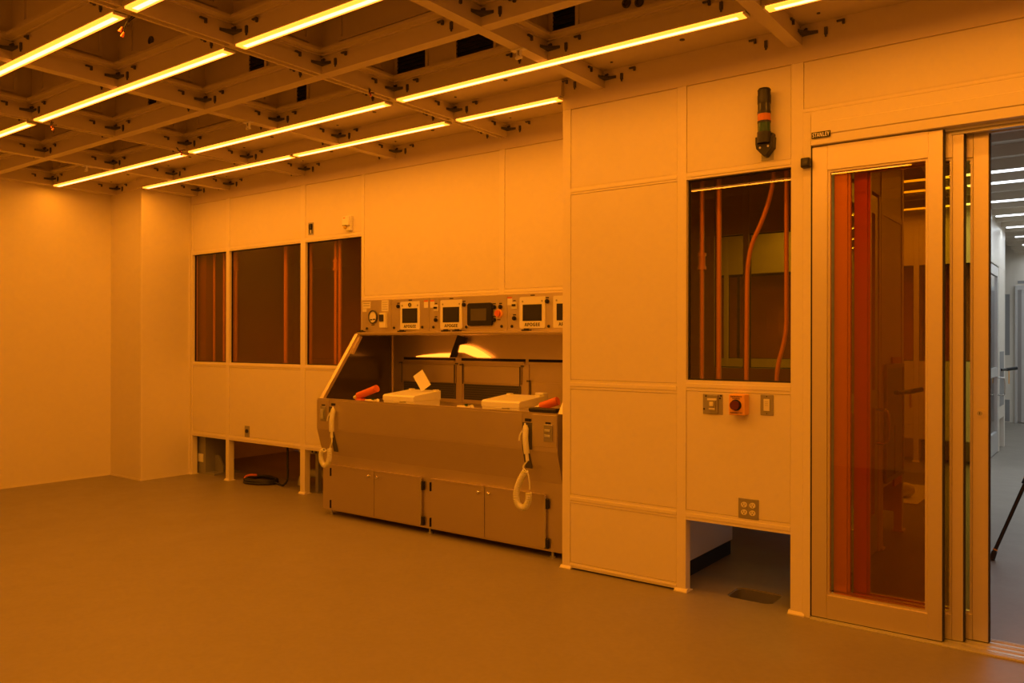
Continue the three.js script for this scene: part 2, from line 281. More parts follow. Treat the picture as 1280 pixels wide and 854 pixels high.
const ORD = ['first', 'second', 'third', 'fourth'];
const ROWS = [
  [0.2, [null, [-6.2, -4.5], null, E3], 'unseen fill added in the rearmost row behind the viewer', 'added fill lights behind the viewer'],  // added out of view to brighten the near wall and bench front
  [-0.4, [null, [-6.2, -4.5], null, E3], 'unseen fill added just behind the overhead row', 'added fill lights behind the overhead row'],  // second added row, unseen, lifts the floor and lower walls
  [-1.0, [null, E1, E2, E3], 'in the row overhead', 'strip lights over the viewer'],
  [-1.985, [null, E1, E2, E3], 'in the row furthest from the windows', 'strip lights in the outer row'],
  [-2.590, [E0, E1, E2, E3], 'in the row beside the unlit beam', 'strip lights in the second row'],
  [-3.795, [E0, E1, E2, E3], 'in the row over the bench front', 'strip lights in the long row'],
  [-4.391, [[-8.05, -5.63], [-5.61, -3.824 - G], [-3.824 + G, -2.885]], 'in the row nearest the recessed windows', 'strip lights above the bench'],
];
for (const [z, segs, where, group] of ROWS) segs.forEach((s, i) => s && amber(s[0], s[1], z, `${ORD[i]} amber strip light from the end wall, ${where}`, group));

// ------------------------------------------------------------------ corridor and the next bay, seen through glass and doorway
{
  const c = struct('ceiling_corridor', 'white ceiling grid of the corridor and the next bay', 'ceiling');
  for (let z = -5.0, k = 0; z > -17.4; z -= 0.61, k++) mesh('grid_beam', bb(z < -10.9 ? -1.4 : z > -6.87 ? XA : XL, 2.2, HB, HB + 0.1, z - HW, z + HW), M.grid, c);
  for (const x of [-0.158, -1.38, -2.602, -3.824, -5.046, -6.268]) mesh('grid_beam', bb(x - HW, x + HW, HB - 0.001, HB + 0.1, x > -1.3 ? ZN - 0.1 : ZC - 0.06, x > -1.3 ? ZD : ZB), M.grid, c);
  mesh('ceiling_panel', bb(XA, 2.2, HB + 0.1, HB + 0.13, ZN - 0.06, ZC), M.grid, c); mesh('ceiling_panel', bb(XL, 2.2, HB + 0.1, HB + 0.13, ZC, ZB - 0.2), M.grid, c); mesh('ceiling_panel', bb(-1.45, 2.2, HB + 0.1, HB + 0.13, ZB - 0.2, ZD), M.grid, c);
}
const cool = (a, b, z, label, group) => stripLamp(a, b, z, label, group, M.coolLamp, M.coolLamp, COOL, COOL_POWER);
['first', 'second', 'third', 'fourth', 'fifth', 'sixth', 'seventh', 'eighth', 'ninth'].forEach((n, i) => cool(-1.2, 1.0, [-8.66, -9.27, -10.49, -11.71, -12.93, -14.15, -15.37, -15.98, -17.2][i], `${n} white strip light past the doorway in the corridor ceiling`, 'corridor strip lights'));
[-8.66, -9.27, -10.49].forEach((z, i) => cool(-3.75, -1.25, z, `${ORD[i]} white strip light past the doorway in the next bay`, 'strip lights of the next bay'));
{ // service chase back wall with a window into the next bay
  const w = struct('wall_chase', 'white partition behind the service chase'), z = ZC;
  for (const [a, b] of [[-2.92, -2.876], [-2.610, -2.560], [-1.99, -1.93], [-1.385, -1.33], [-4.44, -4.38], [-5.66, -5.60]]) post(w, z, a, b, 0, YT, true, M.post);
  for (const [a, b, win, m] of [[-2.876, -2.610, 1, M.wall], [-2.560, -1.99, 1, M.wall], [-1.93, -1.385, 0, M.wall], [-4.38, -2.92, 0, M.wall], [-5.60, -4.44, 0, M.wall], [XL, -5.66, 0, M.wall]]) {
    panel(w, z, a, b, 2.42, YT, m); if (!win) panel(w, z, a, b, 1.245, 2.42, m);
    panel(w, z, a, b, 0.14, 1.245, m); if (a < -4) panel(w, z, a, b, 0.01, 0.14, m);
  }
  mesh('fascia', bb(XL, -1.33, YT, 3.9, z - 0.08, z), M.grid, w);
}
windowIn(ZC, -2.876, -2.610, 1.245, 2.42, 'narrow amber window between the service chase and the next bay'); windowIn(ZC, -2.560, -1.99, 1.245, 2.42, 'wider amber window between the service chase and the next bay');
{ // wall facing the corridor, at the end of the service chase
  const w = struct('wall_corridor', 'white modular wall along the corridor with a handle door'), x = XA;
  const sx = (y0, y1, za, zb, d = 0, name = 'panel', m = M.wall) => mesh(name, rb(x - 0.05, x + d, y0, y1, za, zb, 0.002, 1), m, w);
  sx(0, YT, -4.60, -4.68, 0.004, 'post', M.post); sx(0.01, 2.5, -4.685, -4.95); sx(2.505, YT, -4.685, -6.12); sx(0, 2.5, -4.95, -5.01, 0.004, 'post', M.post);
  sx(0, 2.5, -6.06, -6.12, 0.004, 'post', M.post); sx(0, YT, -6.12, -6.19, 0.006, 'post', M.post); sx(0, YT, -6.81, -6.87, 0.006, 'post', M.post);
  sx(2.43, YT, -6.19, -6.81); sx(2.38, 2.43, -6.19, -6.81, 0.004, 'rail', M.post); sx(1.25, 2.38, -6.19, -6.81); sx(1.20, 1.25, -6.19, -6.81, 0.004, 'rail', M.post); sx(0.48, 1.20, -6.19, -6.81); sx(0.43, 0.48, -6.19, -6.81, 0.004, 'rail', M.post);
  sx(YT, 3.9, -4.5, -6.87, 0.004, 'fascia', M.grid);
  for (const z of [-6.155, -6.84]) mesh('post_foot', bb(x - 0.06, x + 0.02, 0, 0.012, z - 0.045, z + 0.045), M.post, w);
}
let doors = 0;
function leafDoor(x, za, zb, label) {      // hinged glazed door in a wall facing +x
  const d = struct(`door_${++doors + 3}`, label, 'door'), st = 0.09;
  mesh('stile', bb(x - 0.045, x - 0.002, 0.012, 2.48, za, za - st), M.alu, d); mesh('stile', bb(x - 0.045, x - 0.002, 0.012, 2.48, zb + st, zb), M.alu, d);
  for (const [a, b] of [[0.012, 0.28], [1.02, 1.14], [2.36, 2.48]]) mesh('rail', bb(x - 0.045, x - 0.002, a, b, za - st, zb + st), M.alu, d);
  for (const [a, b] of [[0.28, 1.02], [1.14, 2.36]]) mesh('pane', new THREE.PlaneGeometry(Math.abs(za - zb) - 2 * st, b - a).rotateY(Math.PI / 2).translate(x - 0.02, (a + b) / 2, (za + zb) / 2), M.clear, d);
  mesh('handle', tube([[x - 0.002, 1.0, zb + 0.06], [x + 0.06, 1.0, zb + 0.06], [x + 0.075, 0.98, zb + 0.06], [x + 0.075, 0.79, zb + 0.06], [x + 0.06, 0.77, zb + 0.06], [x - 0.002, 0.77, zb + 0.06]], 0.011, 40, 8), M.polished, d);
}
leafDoor(XA, -5.01, -6.06, 'aluminium glazed door with bow handle beside the notice frame');
leafDoor(-1.25, -11.55, -12.62, 'grey glazed corridor door with bow handle past the open bay');
const notice = thing('notice_frame', 'tall framed notice panel with red tags on the corridor wall', 'notice board', [XA + 0.006, 0.46, -6.5]);
mesh('board', bb(0, 0.012, 0.03, 0.82, -0.27, 0.27), M.grey, notice); mesh('frame', [bb(0, 0.02, 0, 0.03, -0.3, 0.3), bb(0, 0.02, 0.82, 0.85, -0.3, 0.3), bb(0, 0.02, 0.03, 0.82, -0.3, -0.27), bb(0, 0.02, 0.03, 0.82, 0.27, 0.3)], M.pvc, notice);
mesh('divider', bb(0.012, 0.018, 0.03, 0.4, -0.02, 0.0), M.pvc, notice); mesh('tag', bb(0.002, 0.016, 0.855, 0.9, -0.2, 0.08), M.red, notice); mesh('tag', bb(0.002, 0.016, -0.06, -0.005, -0.22, 0.02), M.red, notice);
const lever = thing('valve_handle', 'black wall lever with an orange tag beside the notice frame', 'lever', [XA + 0.045, 1.10, -6.55]);
mesh('arm', [rod([0, 0, 0.12], [0.05, 0, -0.06], 0.016), rod([-0.018, 0, 0.12], [0.0, 0, 0.12], 0.012), rod([0.05, 0, -0.06], [0.13, 0.02, -0.12], 0.018)], M.black, lever); mesh('tag', bb(0.05, 0.056, -0.12, -0.02, -0.12, -0.06), M.orange, lever);
{ // far wall of the next bay
  const w = struct('wall_next_bay', 'far white modular wall of the next bay with dark windows'), z = ZB;
  const P = [-1.30, -1.95, -3.17, -4.39, -5.61, -6.83, -8.05];
  for (const x of P) post(w, z, x - 0.03, x + 0.03, 0, YT, true, M.post);
  for (let i = 0; i + 1 < P.length; i++) {
    const b = P[i] - 0.03, a = P[i + 1] + 0.03;
    panel(w, z, a, b, 2.42, YT, M.wall); panel(w, z, a, b, 0.46, 1.245, M.wall); mesh('rail', bb(a, b, 0.29, 0.34, z - 0.05, z + 0.003), M.post, w); panel(w, z, a, b, 0.34, 0.46, M.wall);
    mesh('backing', bb(a, b, 0, 2.42, z - 0.5, z - 0.45), M.wall, w);
  }
  mesh('fascia', bb(XL, -1.2, YT, 3.9, z - 0.5, z), M.grid, w);
  mesh('side_panel', bb(-1.28, -1.25, 0.0, 3.9, z - 0.01, -11.5), M.wall, w);
  for (let i = 0; i + 1 < P.length; i++) windowIn(z, P[i + 1] + 0.03, P[i] - 0.03, 1.245, 2.42, 'dark window in the far wall of the next bay', M.glass);
}
{ // corridor wall past the next bay and the end wall
  const w = struct('wall_corridor_far', 'white corridor wall past the next bay'), x = -1.25;
  const sx = (y0, y1, za, zb, d = 0, name = 'panel', m = M.wall) => mesh(name, rb(x - 0.05, x + d, y0, y1, za, zb, 0.002, 1), m, w);
  sx(2.5, HB, -11.45, -13.35); sx(0, 2.5, -11.48, -11.55, 0.004, 'post', M.post); sx(0, 2.5, -12.62, -12.72, 0.004, 'post', M.post); sx(0, 2.5, -13.28, -13.35, 0.004, 'post', M.post);
  sx(1.35, 2.5, -12.72, -13.28); sx(0.43, 0.6, -12.72, -13.28); sx(0.6, 1.35, -12.74, -13.26, 0.003, 'window_panel', M.grey); sx(HB, 3.9, -11.4, -13.35, 0, 'fascia', M.grid);
  mesh('corner_post', bb(-1.30, -1.25, 0, 3.9, -13.35, -13.42), M.post, w);
  const e = struct('wall_corridor_end', 'white wall at the end of the corridor');
  mesh('panel', bb(-4.0, 2.2, 0, 3.9, ZD - 0.1, ZD), M.wall, e); mesh('window_panel', bb(-1.75, -1.545, 1.245, 2.37, ZD, ZD + 0.006), M.grey, e); mesh('low_panel', bb(-1.75, -1.545, 0.02, 0.42, ZD, ZD + 0.006), M.grey, e);
  mesh('panel', bb(-4.0, -3.9, 0, 3.9, -13.4, ZD), M.wall, e); mesh('panel', bb(-4.0, -1.3, 0, 3.9, -13.42, -13.36), M.wall, e);
  const d = struct('door_8', 'grey sliding door in the wall at the corridor end', 'door');
  mesh('frame', [bb(-1.46, -1.42, 0, 2.52, ZD, ZD + 0.06), bb(-1.42, 0.2, 2.44, 2.52, ZD, ZD + 0.06)], M.alu, d); mesh('leaf', [bb(-1.42, 0.2, 0.02, 2.44, ZD, ZD + 0.03)], M.bronze, d); mesh('stile', bb(-1.36, -1.30, 0.02, 2.44, ZD + 0.03, ZD + 0.045), M.alu, d); mesh('sign', bb(-1.42, -1.2, 2.56, 2.61, ZD, ZD + 0.01), M.grey, d);
}
const lever2 = thing('valve_handle', 'black wall lever with an orange tag beside the far corridor door', 'lever', [-1.247, 1.10, -13.0]);
mesh('arm', [rod([0, 0, 0.12], [0.05, 0, -0.06], 0.018), rod([0.05, 0, -0.06], [0.17, 0.02, -0.12], 0.022)], M.black, lever2); mesh('tag', bb(0.07, 0.078, -0.2, -0.02, -0.16, -0.08), M.orange, lever2);
const mat = one('floor_mat', bb(-2.6, -1.42, 0.001, 0.012, -8.0, -9.1), M.white, 'white mat on the floor of the next bay', 'mat');
for (const [x, z, r, n] of [[-1.60, -8.30, 0.085, 'white bundle lying on the floor mat beside a taller one'], [-1.86, -8.62, 0.11, 'taller white bundle lying on the floor mat']]) {
  const g = new THREE.IcosahedronGeometry(r, 3), p = g.attributes.position; for (let k = 0; k < p.count; k++) { const f = 1 + 0.12 * Math.sin(p.getX(k) * 40) * Math.cos(p.getZ(k) * 33); p.setXYZ(k, p.getX(k) * f * 1.3, p.getY(k) * f * 0.8, p.getZ(k) * f); } g.computeVertexNormals();
  one('fabric_bundle', g.translate(x, 0.012 + r * 0.8, z), M.white, n, 'bundle');
}
{ // tripod in the corridor
  const t = thing('tripod', 'black camera tripod standing in the white corridor', 'tripod', [-0.20, 0, -6.64]);
  const top = [0, 1.32, 0];
  for (const [fx, fz] of [[-0.46, 0.34], [0.52, 0.22], [-0.02, -0.56]]) {
    const at = k => [fx * (1 - k), 1.28 * k + 0.02, fz * (1 - k)];
    const l = mesh('leg', [rod(at(0), at(0.42), 0.012), rod(at(0.40), at(0.98), 0.017)], M.black, t);
    mesh('clamp', [rod(at(0.385), at(0.425), 0.022), bb(-0.012, 0.03, -0.012, 0.012, -0.012, 0.012).translate(...at(0.405))], M.black, l); mesh('ring', rod(at(0.41), at(0.417), 0.0235), M.orange, l); mesh('foot', [rod([fx, 0, fz], at(0.03), 0.017)], M.rubber, l); mesh('ring', rod(at(0.035), at(0.042), 0.016), M.orange, l);
  }
  mesh('column', [rod([0, 0.9, 0], [0, 1.5, 0], 0.014), rod([0, 1.22, 0], [0, 1.34, 0], 0.045)], M.black, t); mesh('head', [rod([0, 1.5, 0], [0, 1.56, 0], 0.03), rb(-0.05, 0.05, 1.56, 1.6, -0.04, 0.04)], M.black, t);
}

// ------------------------------------------------------------------ sliding door
{
  const h = struct('trim_2', 'white sliding door header box with a maker plate', 'door header');
  mesh('header_box', [rb(-1.29, 2.2, 2.512, 2.69, ZN - 0.02, ZN + 0.028, 0.004, 1), prism([[ZN + 0.028, 2.56], [ZN + 0.034, 2.565], [ZN + 0.034, 2.625], [ZN + 0.028, 2.63]], -1.24, 2.2)], M.post, h);
  mesh('track_cover', bb(-1.29, 2.2, 2.50, 2.69, ZN - 0.20, ZN - 0.02), M.alu, h); mesh('track', [bb(-0.64, 2.2, 2.485, 2.50, ZN - 0.075, ZN - 0.045), bb(-0.54, 2.2, 2.485, 2.50, ZN - 0.145, ZN - 0.115)], M.alu, h);
  const p = mesh('name_plate', rb(-1.284, -1.187, 2.546, 2.578, ZN + 0.034, ZN + 0.0365, 0.001, 1), M.black, h, 'small black maker plate with white lettering');
  mesh('lettering', words('STANLEY', 0.022, -1.2355, 2.562, ZN + 0.0362, 0.086), M.white, p);
  const f = struct('trim_3', 'aluminium side jamb of the sliding door', 'door frame');
  mesh('jamb', [bb(-1.335, -1.296, 0, 2.69, ZN - 0.20, ZN + 0.008), bb(0.45, 0.50, 0, 2.69, ZN - 0.20, ZN + 0.008)], M.post, f); mesh('gasket', bb(-1.296, -1.290, 0.01, 2.512, ZN - 0.03, ZN), M.black, f);
  const th = struct('trim_4', 'ridged aluminium floor track of the sliding door', 'threshold');
  mesh('base_plate', bb(-1.29, 0.45, 0, 0.006, ZN - 0.2, ZN + 0.035), M.alu, th);
  for (const z of [0.028, 0.01, -0.006, -0.052, -0.066, -0.108, -0.128, -0.17, -0.19]) mesh('ridge', bb(-1.29, 0.45, 0.006, 0.011, ZN + z - 0.004, ZN + z), M.alu, th);
}
function slider(n, z, x0, x1, sl, sr, label, lock) {
  const d = struct(`door_${n}`, label, 'door'), y0 = 0.014, y1 = 2.506, a = x0 + sl, b = x1 - sr, zb = z - 0.042;
  mesh('stile', rb(x0, a, y0, y1, zb, z, 0.003, 1), M.doorAlu, d); mesh('stile', rb(b, x1, y0, y1, zb, z, 0.003, 1), M.doorAlu, d);
  mesh('rail', [bb(a, b, y0, 0.135, zb, z - 0.002), bb(a, b, 0.135, 0.148, zb, z - 0.012)], M.doorAlu, d); mesh('rail', [bb(a, b, 2.378, y1, zb, z - 0.002), bb(a, b, 2.366, 2.378, zb, z - 0.012)], M.doorAlu, d);
  mesh('glazing_bead', [bb(a, a + 0.012, 0.148, 2.366, zb, z - 0.012), bb(b - 0.012, b, 0.148, 2.366, zb, z - 0.012)], M.doorAlu, d);
  mesh('pane', new THREE.PlaneGeometry(b - a - 0.02, 2.222).translate((a + b) / 2, 1.257, z - 0.021), M.glass, d);
  mesh('seal', bb(x1, x1 + 0.006, y0, y1, zb + 0.006, z - 0.006), M.rubber, d); mesh('seal', bb(x0, x1, 0.008, y0, zb + 0.01, z - 0.01), M.rubber, d);
  if (lock) { const c = mesh('lock', [disc(lock[0], lock[1], z, 0.021, 0.006)], M.doorAlu, d); mesh('cylinder', [disc(lock[0], lock[1], z + 0.006, 0.011, 0.008)], M.zinc, c); mesh('keyhole', bb(lock[0] - 0.0015, lock[0] + 0.0015, lock[1] - 0.006, lock[1] + 0.006, z + 0.012, z + 0.0145), M.black, c); }
  return d;
}
slider(1, ZN + 0.006, -1.289, -0.668, 0.078, 0.066, 'front amber-glazed sliding door leaf beside the wall post');
slider(2, ZN - 0.052, -1.192, -0.586, 0.068, 0.05, 'middle amber-glazed sliding door leaf stacked behind the front leaf');
slider(3, ZN - 0.112, -1.107, -0.487, 0.068, 0.068, 'rearmost amber-glazed sliding door leaf with a round lock', [-0.523, 1.125]);
doors = 3;
const sensor = thing('door_sensor', 'small black knob sensor on the post beside the sliding door', 'sensor', [-1.313, 2.424, ZN + 0.008]);
mesh('body', rb(-0.026, 0.022, -0.026, 0.026, 0, 0.04, 0.008), M.black, sensor); mesh('lens', disc(0, 0, 0.038, 0.015, 0.008), M.screen, sensor);

// ------------------------------------------------------------------ devices on the entrance wall
{
  const t = thing('signal_tower', 'black wall signal tower with orange and green segments', 'signal light', [-1.531, 2.47, ZN]);
  const cz = 0.055, r = 0.036, seg = (a, b, rr, m, n, o = t) => mesh(n, rod([0, a, cz], [0, b, cz], rr, 28), m, o);
  mesh('back_plate', rb(-0.034, 0.036, 0.0, 0.07, 0, 0.005, 0.002), M.pvc, t);
  mesh('bracket', [plate([[-0.045, 0.085], [-0.04, 0.06], [-0.002, 0.018], [0.008, 0.018], [0.045, 0.06], [0.048, 0.115], [0.03, 0.12], [-0.045, 0.12]], 0.05, 0.003).translate(0, 0, 0.008)], M.black, t);
  mesh('bracket_screw', disc(-0.02, 0.062, 0.06, 0.006, 0.004), M.zinc, t); mesh('bracket_screw', disc(0.024, 0.066, 0.06, 0.006, 0.004), M.zinc, t);
  seg(0.085, 0.145, r + 0.001, M.black, 'base'); const g1 = seg(0.145, 0.195, r - 0.002, M.green, 'green_lens'); seg(0.195, 0.205, r, M.black, 'collar'); seg(0.205, 0.243, r - 0.001, M.amberLens, 'orange_lens'); seg(0.243, 0.258, r, M.black, 'collar');
  seg(0.258, 0.30, r - 0.002, M.screen, 'dark_lens'); seg(0.30, 0.345, r, M.black, 'buzzer'); seg(0.345, 0.375, r - 0.002, M.black, 'cap'); mesh('cap_top', [rod([0, 0.373, cz], [0, 0.383, cz], r, 28, r - 0.006)], M.black, t);
  mesh('terminal_box', rb(0.018, 0.045, 0.105, 0.14, 0.0, 0.05, 0.004), M.black, t);
}
{
  const t = thing('isolator_switch', 'square steel wall switch plate with a framed rocker', 'switch', [-1.845, 1.113, ZN]);
  mesh('plate', rb(-0.06, 0.06, -0.058, 0.058, 0, 0.004, 0.002), M.bronze, t);
  mesh('cover', rb(-0.034, 0.034, -0.054, 0.054, 0.004, 0.014, 0.003), M.bronze, t); mesh('inner_plate', rb(-0.022, 0.022, -0.04, 0.026, 0.014, 0.018, 0.002), M.bronze, t);
  mesh('label_strip', rb(-0.028, 0.028, 0.022, 0.034, 0.0165, 0.0185, 0.001), M.cream, t); mesh('label_strip', rb(-0.018, 0.018, -0.03, -0.022, 0.018, 0.0195, 0.001), M.cream, t); mesh('lever', rb(-0.012, 0.012, -0.012, 0.014, 0.018, 0.03, 0.005), M.cream, t);
  for (const [x, y] of [[-0.04, 0.045], [0.044, 0.035], [-0.052, -0.03], [0.05, 0.05]]) mesh('screw', disc(x, y, 0.004, 0.005, 0.003, 10), M.dark, t);
}
{
  const t = thing('emergency_stop', 'orange emergency power off box with a dark red button', 'emergency stop', [-1.678, 1.121, ZN]);
  mesh('box', rb(-0.046, 0.046, -0.058, 0.058, 0, 0.07, 0.006), M.orange, t); mesh('collar', disc(-0.003, -0.002, 0.069, 0.031, 0.008, 28), M.dark, t); mesh('button', [rod([-0.003, -0.002, 0.076], [-0.003, -0.002, 0.098], 0.024, 28, 0.026)], M.deepred, t);
  mesh('lettering', [words('EMERGENCY', 0.009, -0.002, 0.045, 0.0695, 0.066), words('POWER', 0.008, -0.002, 0.034, 0.0695, 0.042)], M.dark, t); mesh('lettering', words('EMERGENCY OFF', 0.008, -0.002, -0.045, 0.0695, 0.07), M.dark, t);
}
{
  const t = thing('light_switch', 'narrow steel plate with a white rocker light switch', 'switch', [-1.531, 1.123, ZN]);
  mesh('plate', rb(-0.036, 0.036, -0.057, 0.057, 0, 0.006, 0.003), M.bronze, t); mesh('rocker', rb(-0.017, 0.017, -0.033, 0.033, 0.005, 0.011, 0.002), M.cream, t); for (const y of [0.018, 0.008, -0.002]) mesh('dimmer_line', bb(-0.009, 0.009, y - 0.001, y + 0.001, 0.011, 0.0115), M.bronze, t);
  for (const y of [0.047, -0.047]) mesh('screw', disc(0, y, 0.006, 0.003, 0.001, 10), M.dark, t);
}
{
  const t = thing('power_outlet', 'square steel plate with four white power sockets', 'outlet', [-1.634, 0.538, ZN]);
  mesh('plate', rb(-0.058, 0.058, -0.057, 0.057, 0, 0.006, 0.003), M.bronze, t);
  for (const x of [-0.024, 0.024]) for (const y of [-0.021, 0.021]) { const s = mesh('socket', [new THREE.CylinderGeometry(0.0175, 0.0175, 0.005, 24).rotateX(Math.PI / 2).scale(1, 0.86, 1).translate(x, y, 0.007)], M.cream, t); mesh('slot', [bb(x - 0.008, x - 0.0055, y - 0.001, y + 0.008, 0.009, 0.0102), bb(x + 0.0055, x + 0.008, y - 0.001, y + 0.008, 0.009, 0.0102), disc(x, y - 0.007, 0.009, 0.003, 0.0012, 10)], M.dark, s); }
}
// ------------------------------------------------------------------ devices on the recessed wall
{
  const t = thing('open_switch_box', 'small open wall box with black innards above the end window', 'wall box', [-6.136, 2.545, ZF]);
  mesh('frame', [bb(-0.036, 0.036, 0.048, 0.058, 0, 0.006), bb(-0.036, 0.036, -0.058, -0.048, 0, 0.006), bb(-0.036, -0.026, -0.048, 0.048, 0, 0.006), bb(0.026, 0.036, -0.048, 0.048, 0, 0.006)], M.bronze, t); mesh('cavity', bb(-0.026, 0.026, -0.048, 0.048, 0, 0.002), M.dark, t); mesh('mechanism', rb(-0.016, 0.018, -0.005, 0.04, 0.002, 0.02, 0.004), M.black, t); mesh('tab', rb(-0.008, 0.008, -0.044, -0.012, 0.002, 0.008, 0.002), M.cream, t);
  const s = thing('gas_sensor', 'white wall sensor with a small lens above the end window', 'sensor', [-5.60, 2.545, ZF]);
  mesh('body', rb(-0.045, 0.045, -0.02, 0.062, 0, 0.05, 0.006), M.white, s); mesh('base', rb(-0.02, 0.05, -0.065, 0.07, 0, 0.03, 0.006), M.white, s); mesh('lens', new THREE.SphereGeometry(0.018, 16, 10).translate(-0.012, -0.032, 0.04), M.yellow, s); mesh('shade', rb(-0.032, 0.008, -0.024, -0.014, 0.03, 0.06, 0.003), M.bronze, s); mesh('indicator', bb(-0.03, 0.0, 0.045, 0.052, 0.049, 0.051), M.red, s);
  const o = thing('single_outlet', 'small steel plate with one dark round socket on the low panel', 'outlet', [-7.14, 0.541, ZF]);
  mesh('plate', rb(-0.04, 0.04, -0.058, 0.058, 0, 0.005, 0.002), M.bronze, o); mesh('socket', [disc(0, 0.004, 0.005, 0.02, 0.008)], M.dark, o); for (const y of [0.046, -0.046]) mesh('screw', disc(0, y, 0.005, 0.004, 0.002, 10), M.zinc, o);
}

// ------------------------------------------------------------------ wet bench
const X0 = -5.40, X1 = -2.962, ZA = -4.46, ZK = -4.525, ZBK = -5.32;
const bench = thing('wet_bench', 'long stainless steel wet bench with a slanted hood and control header', 'wet bench');
{
  const B = bench, profile = [[ZBK - 0.02, 0.05], [ZK, 0.05], [ZK, 0.51], [ZA, 0.73], [ZA, 0.985], [ZA - 0.045, 0.985], [-4.90, 1.535], [ZBK - 0.02, 1.535]];
  for (const [a, b] of [[X0, X0 + 0.012], [X1 - 0.012, X1]]) {
    const s = mesh('side_panel', prism(profile, a, b), M.steel, B);
    if (a === X0) mesh('side_liner', prism([[ZBK + 0.002, 0.945], [ZA - 0.06, 0.945], [ZA - 0.06, 0.992], [-4.91, 1.522], [ZBK + 0.002, 1.522]], a + 0.0125, a + 0.018), M.acrylic, s);
    mesh('edge_flange', prism([[ZA - 0.03, 0.985], [ZA - 0.066, 0.985], [-4.921, 1.536], [-4.885, 1.536]], a - 0.004, a + 0.034), M.steel, s);
    mesh('stop_strip', prism([[-4.80, 1.36], [-4.83, 1.355], [-4.93, 1.51], [-4.905, 1.52]], a + 0.034, a + 0.046), M.steel, s);
  }
  mesh('cabinet_front', [bb(X0 + 0.012, X1 - 0.012, 0.05, 0.51, ZK - 0.03, ZK)], M.steel, B);
  mesh('apron', [prism([[ZK, 0.51], [ZA, 0.73], [ZA, 0.985], [ZA - 0.03, 0.985], [ZA - 0.03, 0.735], [ZK - 0.03, 0.51]], X0 + 0.012, X1 - 0.012)], M.steel, B);
  mesh('apron_plate', rb(-5.19, -3.25, 0.74, 0.978, ZA, ZA + 0.004, 0.002, 1), M.steel, B); mesh('apron_plate', rb(X0 + 0.002, -5.245, 0.74, 0.978, ZA, ZA + 0.005, 0.002, 1), M.steel, B); mesh('apron_plate', rb(-3.165, X1 - 0.004, 0.762, 0.978, ZA, ZA + 0.005, 0.002, 1), M.steel, B);
  mesh('rim', bb(X0 + 0.012, X1 - 0.012, 0.985, 0.990, ZA - 0.032, ZA + 0.004), M.steel, B);
  mesh('base', bb(X0 + 0.01, X1 - 0.01, 0.045, 0.06, ZBK, ZK - 0.002), M.steel, B);
  for (const x of [-5.32, -4.19, -3.06]) mesh('foot', [rod([x, 0, ZK - 0.03], [x, 0.012, ZK - 0.03], 0.022), rod([x, 0.012, ZK - 0.03], [x, 0.045, ZK - 0.03], 0.010)], M.zinc, B);
  mesh('deck', [bb(X0 + 0.012, X1 - 0.012, 0.925, 0.94, ZBK, ZA - 0.03)], M.steel, B);
  const back = mesh('back_panel', bb(X0 + 0.012, X1 - 0.012, 0.94, 1.535, ZBK - 0.02, ZBK), M.steel, B);
  mesh('hood_ceiling', bb(X0 + 0.012, X1 - 0.012, 1.525, 1.54, ZBK, -4.90), M.steel, B);
  // slot along the back with its lower lip
  for (const [a, b] of [[-5.224, -4.60], [-4.53, -3.846], [-3.813, -3.10]]) { mesh('exhaust_slot', bb(a, b, 1.305, 1.327, ZBK, ZBK + 0.003), M.void, back); mesh('slot_lip', bb(a, b, 1.292, 1.305, ZBK, ZBK + 0.025), M.steel, back); }
  for (const [a, b, y0, y1] of [[-5.245, -4.585, 1.11, 1.268], [-4.512, -3.878, 1.118, 1.26], [-3.797, -3.10, 0.96, 1.14]]) {
    const p = mesh('access_panel', rb(a, b, y0, y1, ZBK, ZBK + 0.014, 0.003, 1), M.steel, B);
    for (const x of [a + 0.012, b - 0.012]) mesh('edge_rod', rod([x, y0 - 0.012, ZBK + 0.02], [x, y1 + 0.004, ZBK + 0.02], 0.004, 8), M.hardware, p);
    for (const x of [a - 0.01, b + 0.01]) mesh('latch', rb(x - 0.014, x + 0.014, y1 + 0.004, y1 + 0.016, ZBK, ZBK + 0.024, 0.003), M.hardware, p);
  }
  for (const [a, b] of [[-5.223, -4.594], [-4.50, -3.89]]) {
    const p = mesh('vent_panel', bb(a, b, 0.97, 1.105, ZBK, ZBK + 0.004), M.perforated, B), gs = [];
    for (let i = 0; i < 34; i++) for (let j = 0; j < 7; j++) gs.push(new THREE.CircleGeometry(0.0052, 6).translate(a + 0.012 + (i + (j % 2) / 2) * (b - a - 0.03) / 34, 0.978 + j * 0.0195, ZBK + 0.0045));
    const k = mesh('vent_hole', gs, M.void, p); k.userData.kind = 'stuff';
  }
  for (const [a, b] of [[-4.578, -4.52], [-3.868, -3.806]]) mesh('upright', rb(a, b, 0.94, 1.285, ZBK, ZBK + 0.012, 0.003, 1), M.steel, back);
  // bright amber shapes behind the slot lip, drawn as glowing plates beside a black strap
  const arc = [[-4.583, 1.436], [-4.53, 1.442], [-4.474, 1.443], [-4.42, 1.436], [-4.367, 1.423], [-4.27, 1.383], [-4.19, 1.341], [-4.18, 1.334], [-4.323, 1.334], [-4.367, 1.342], [-4.474, 1.375], [-4.583, 1.381]];
  const flat = [[-5.04, 1.338], [-4.942, 1.350], [-4.75, 1.366], [-4.625, 1.369], [-4.625, 1.334], [-5.04, 1.331]];
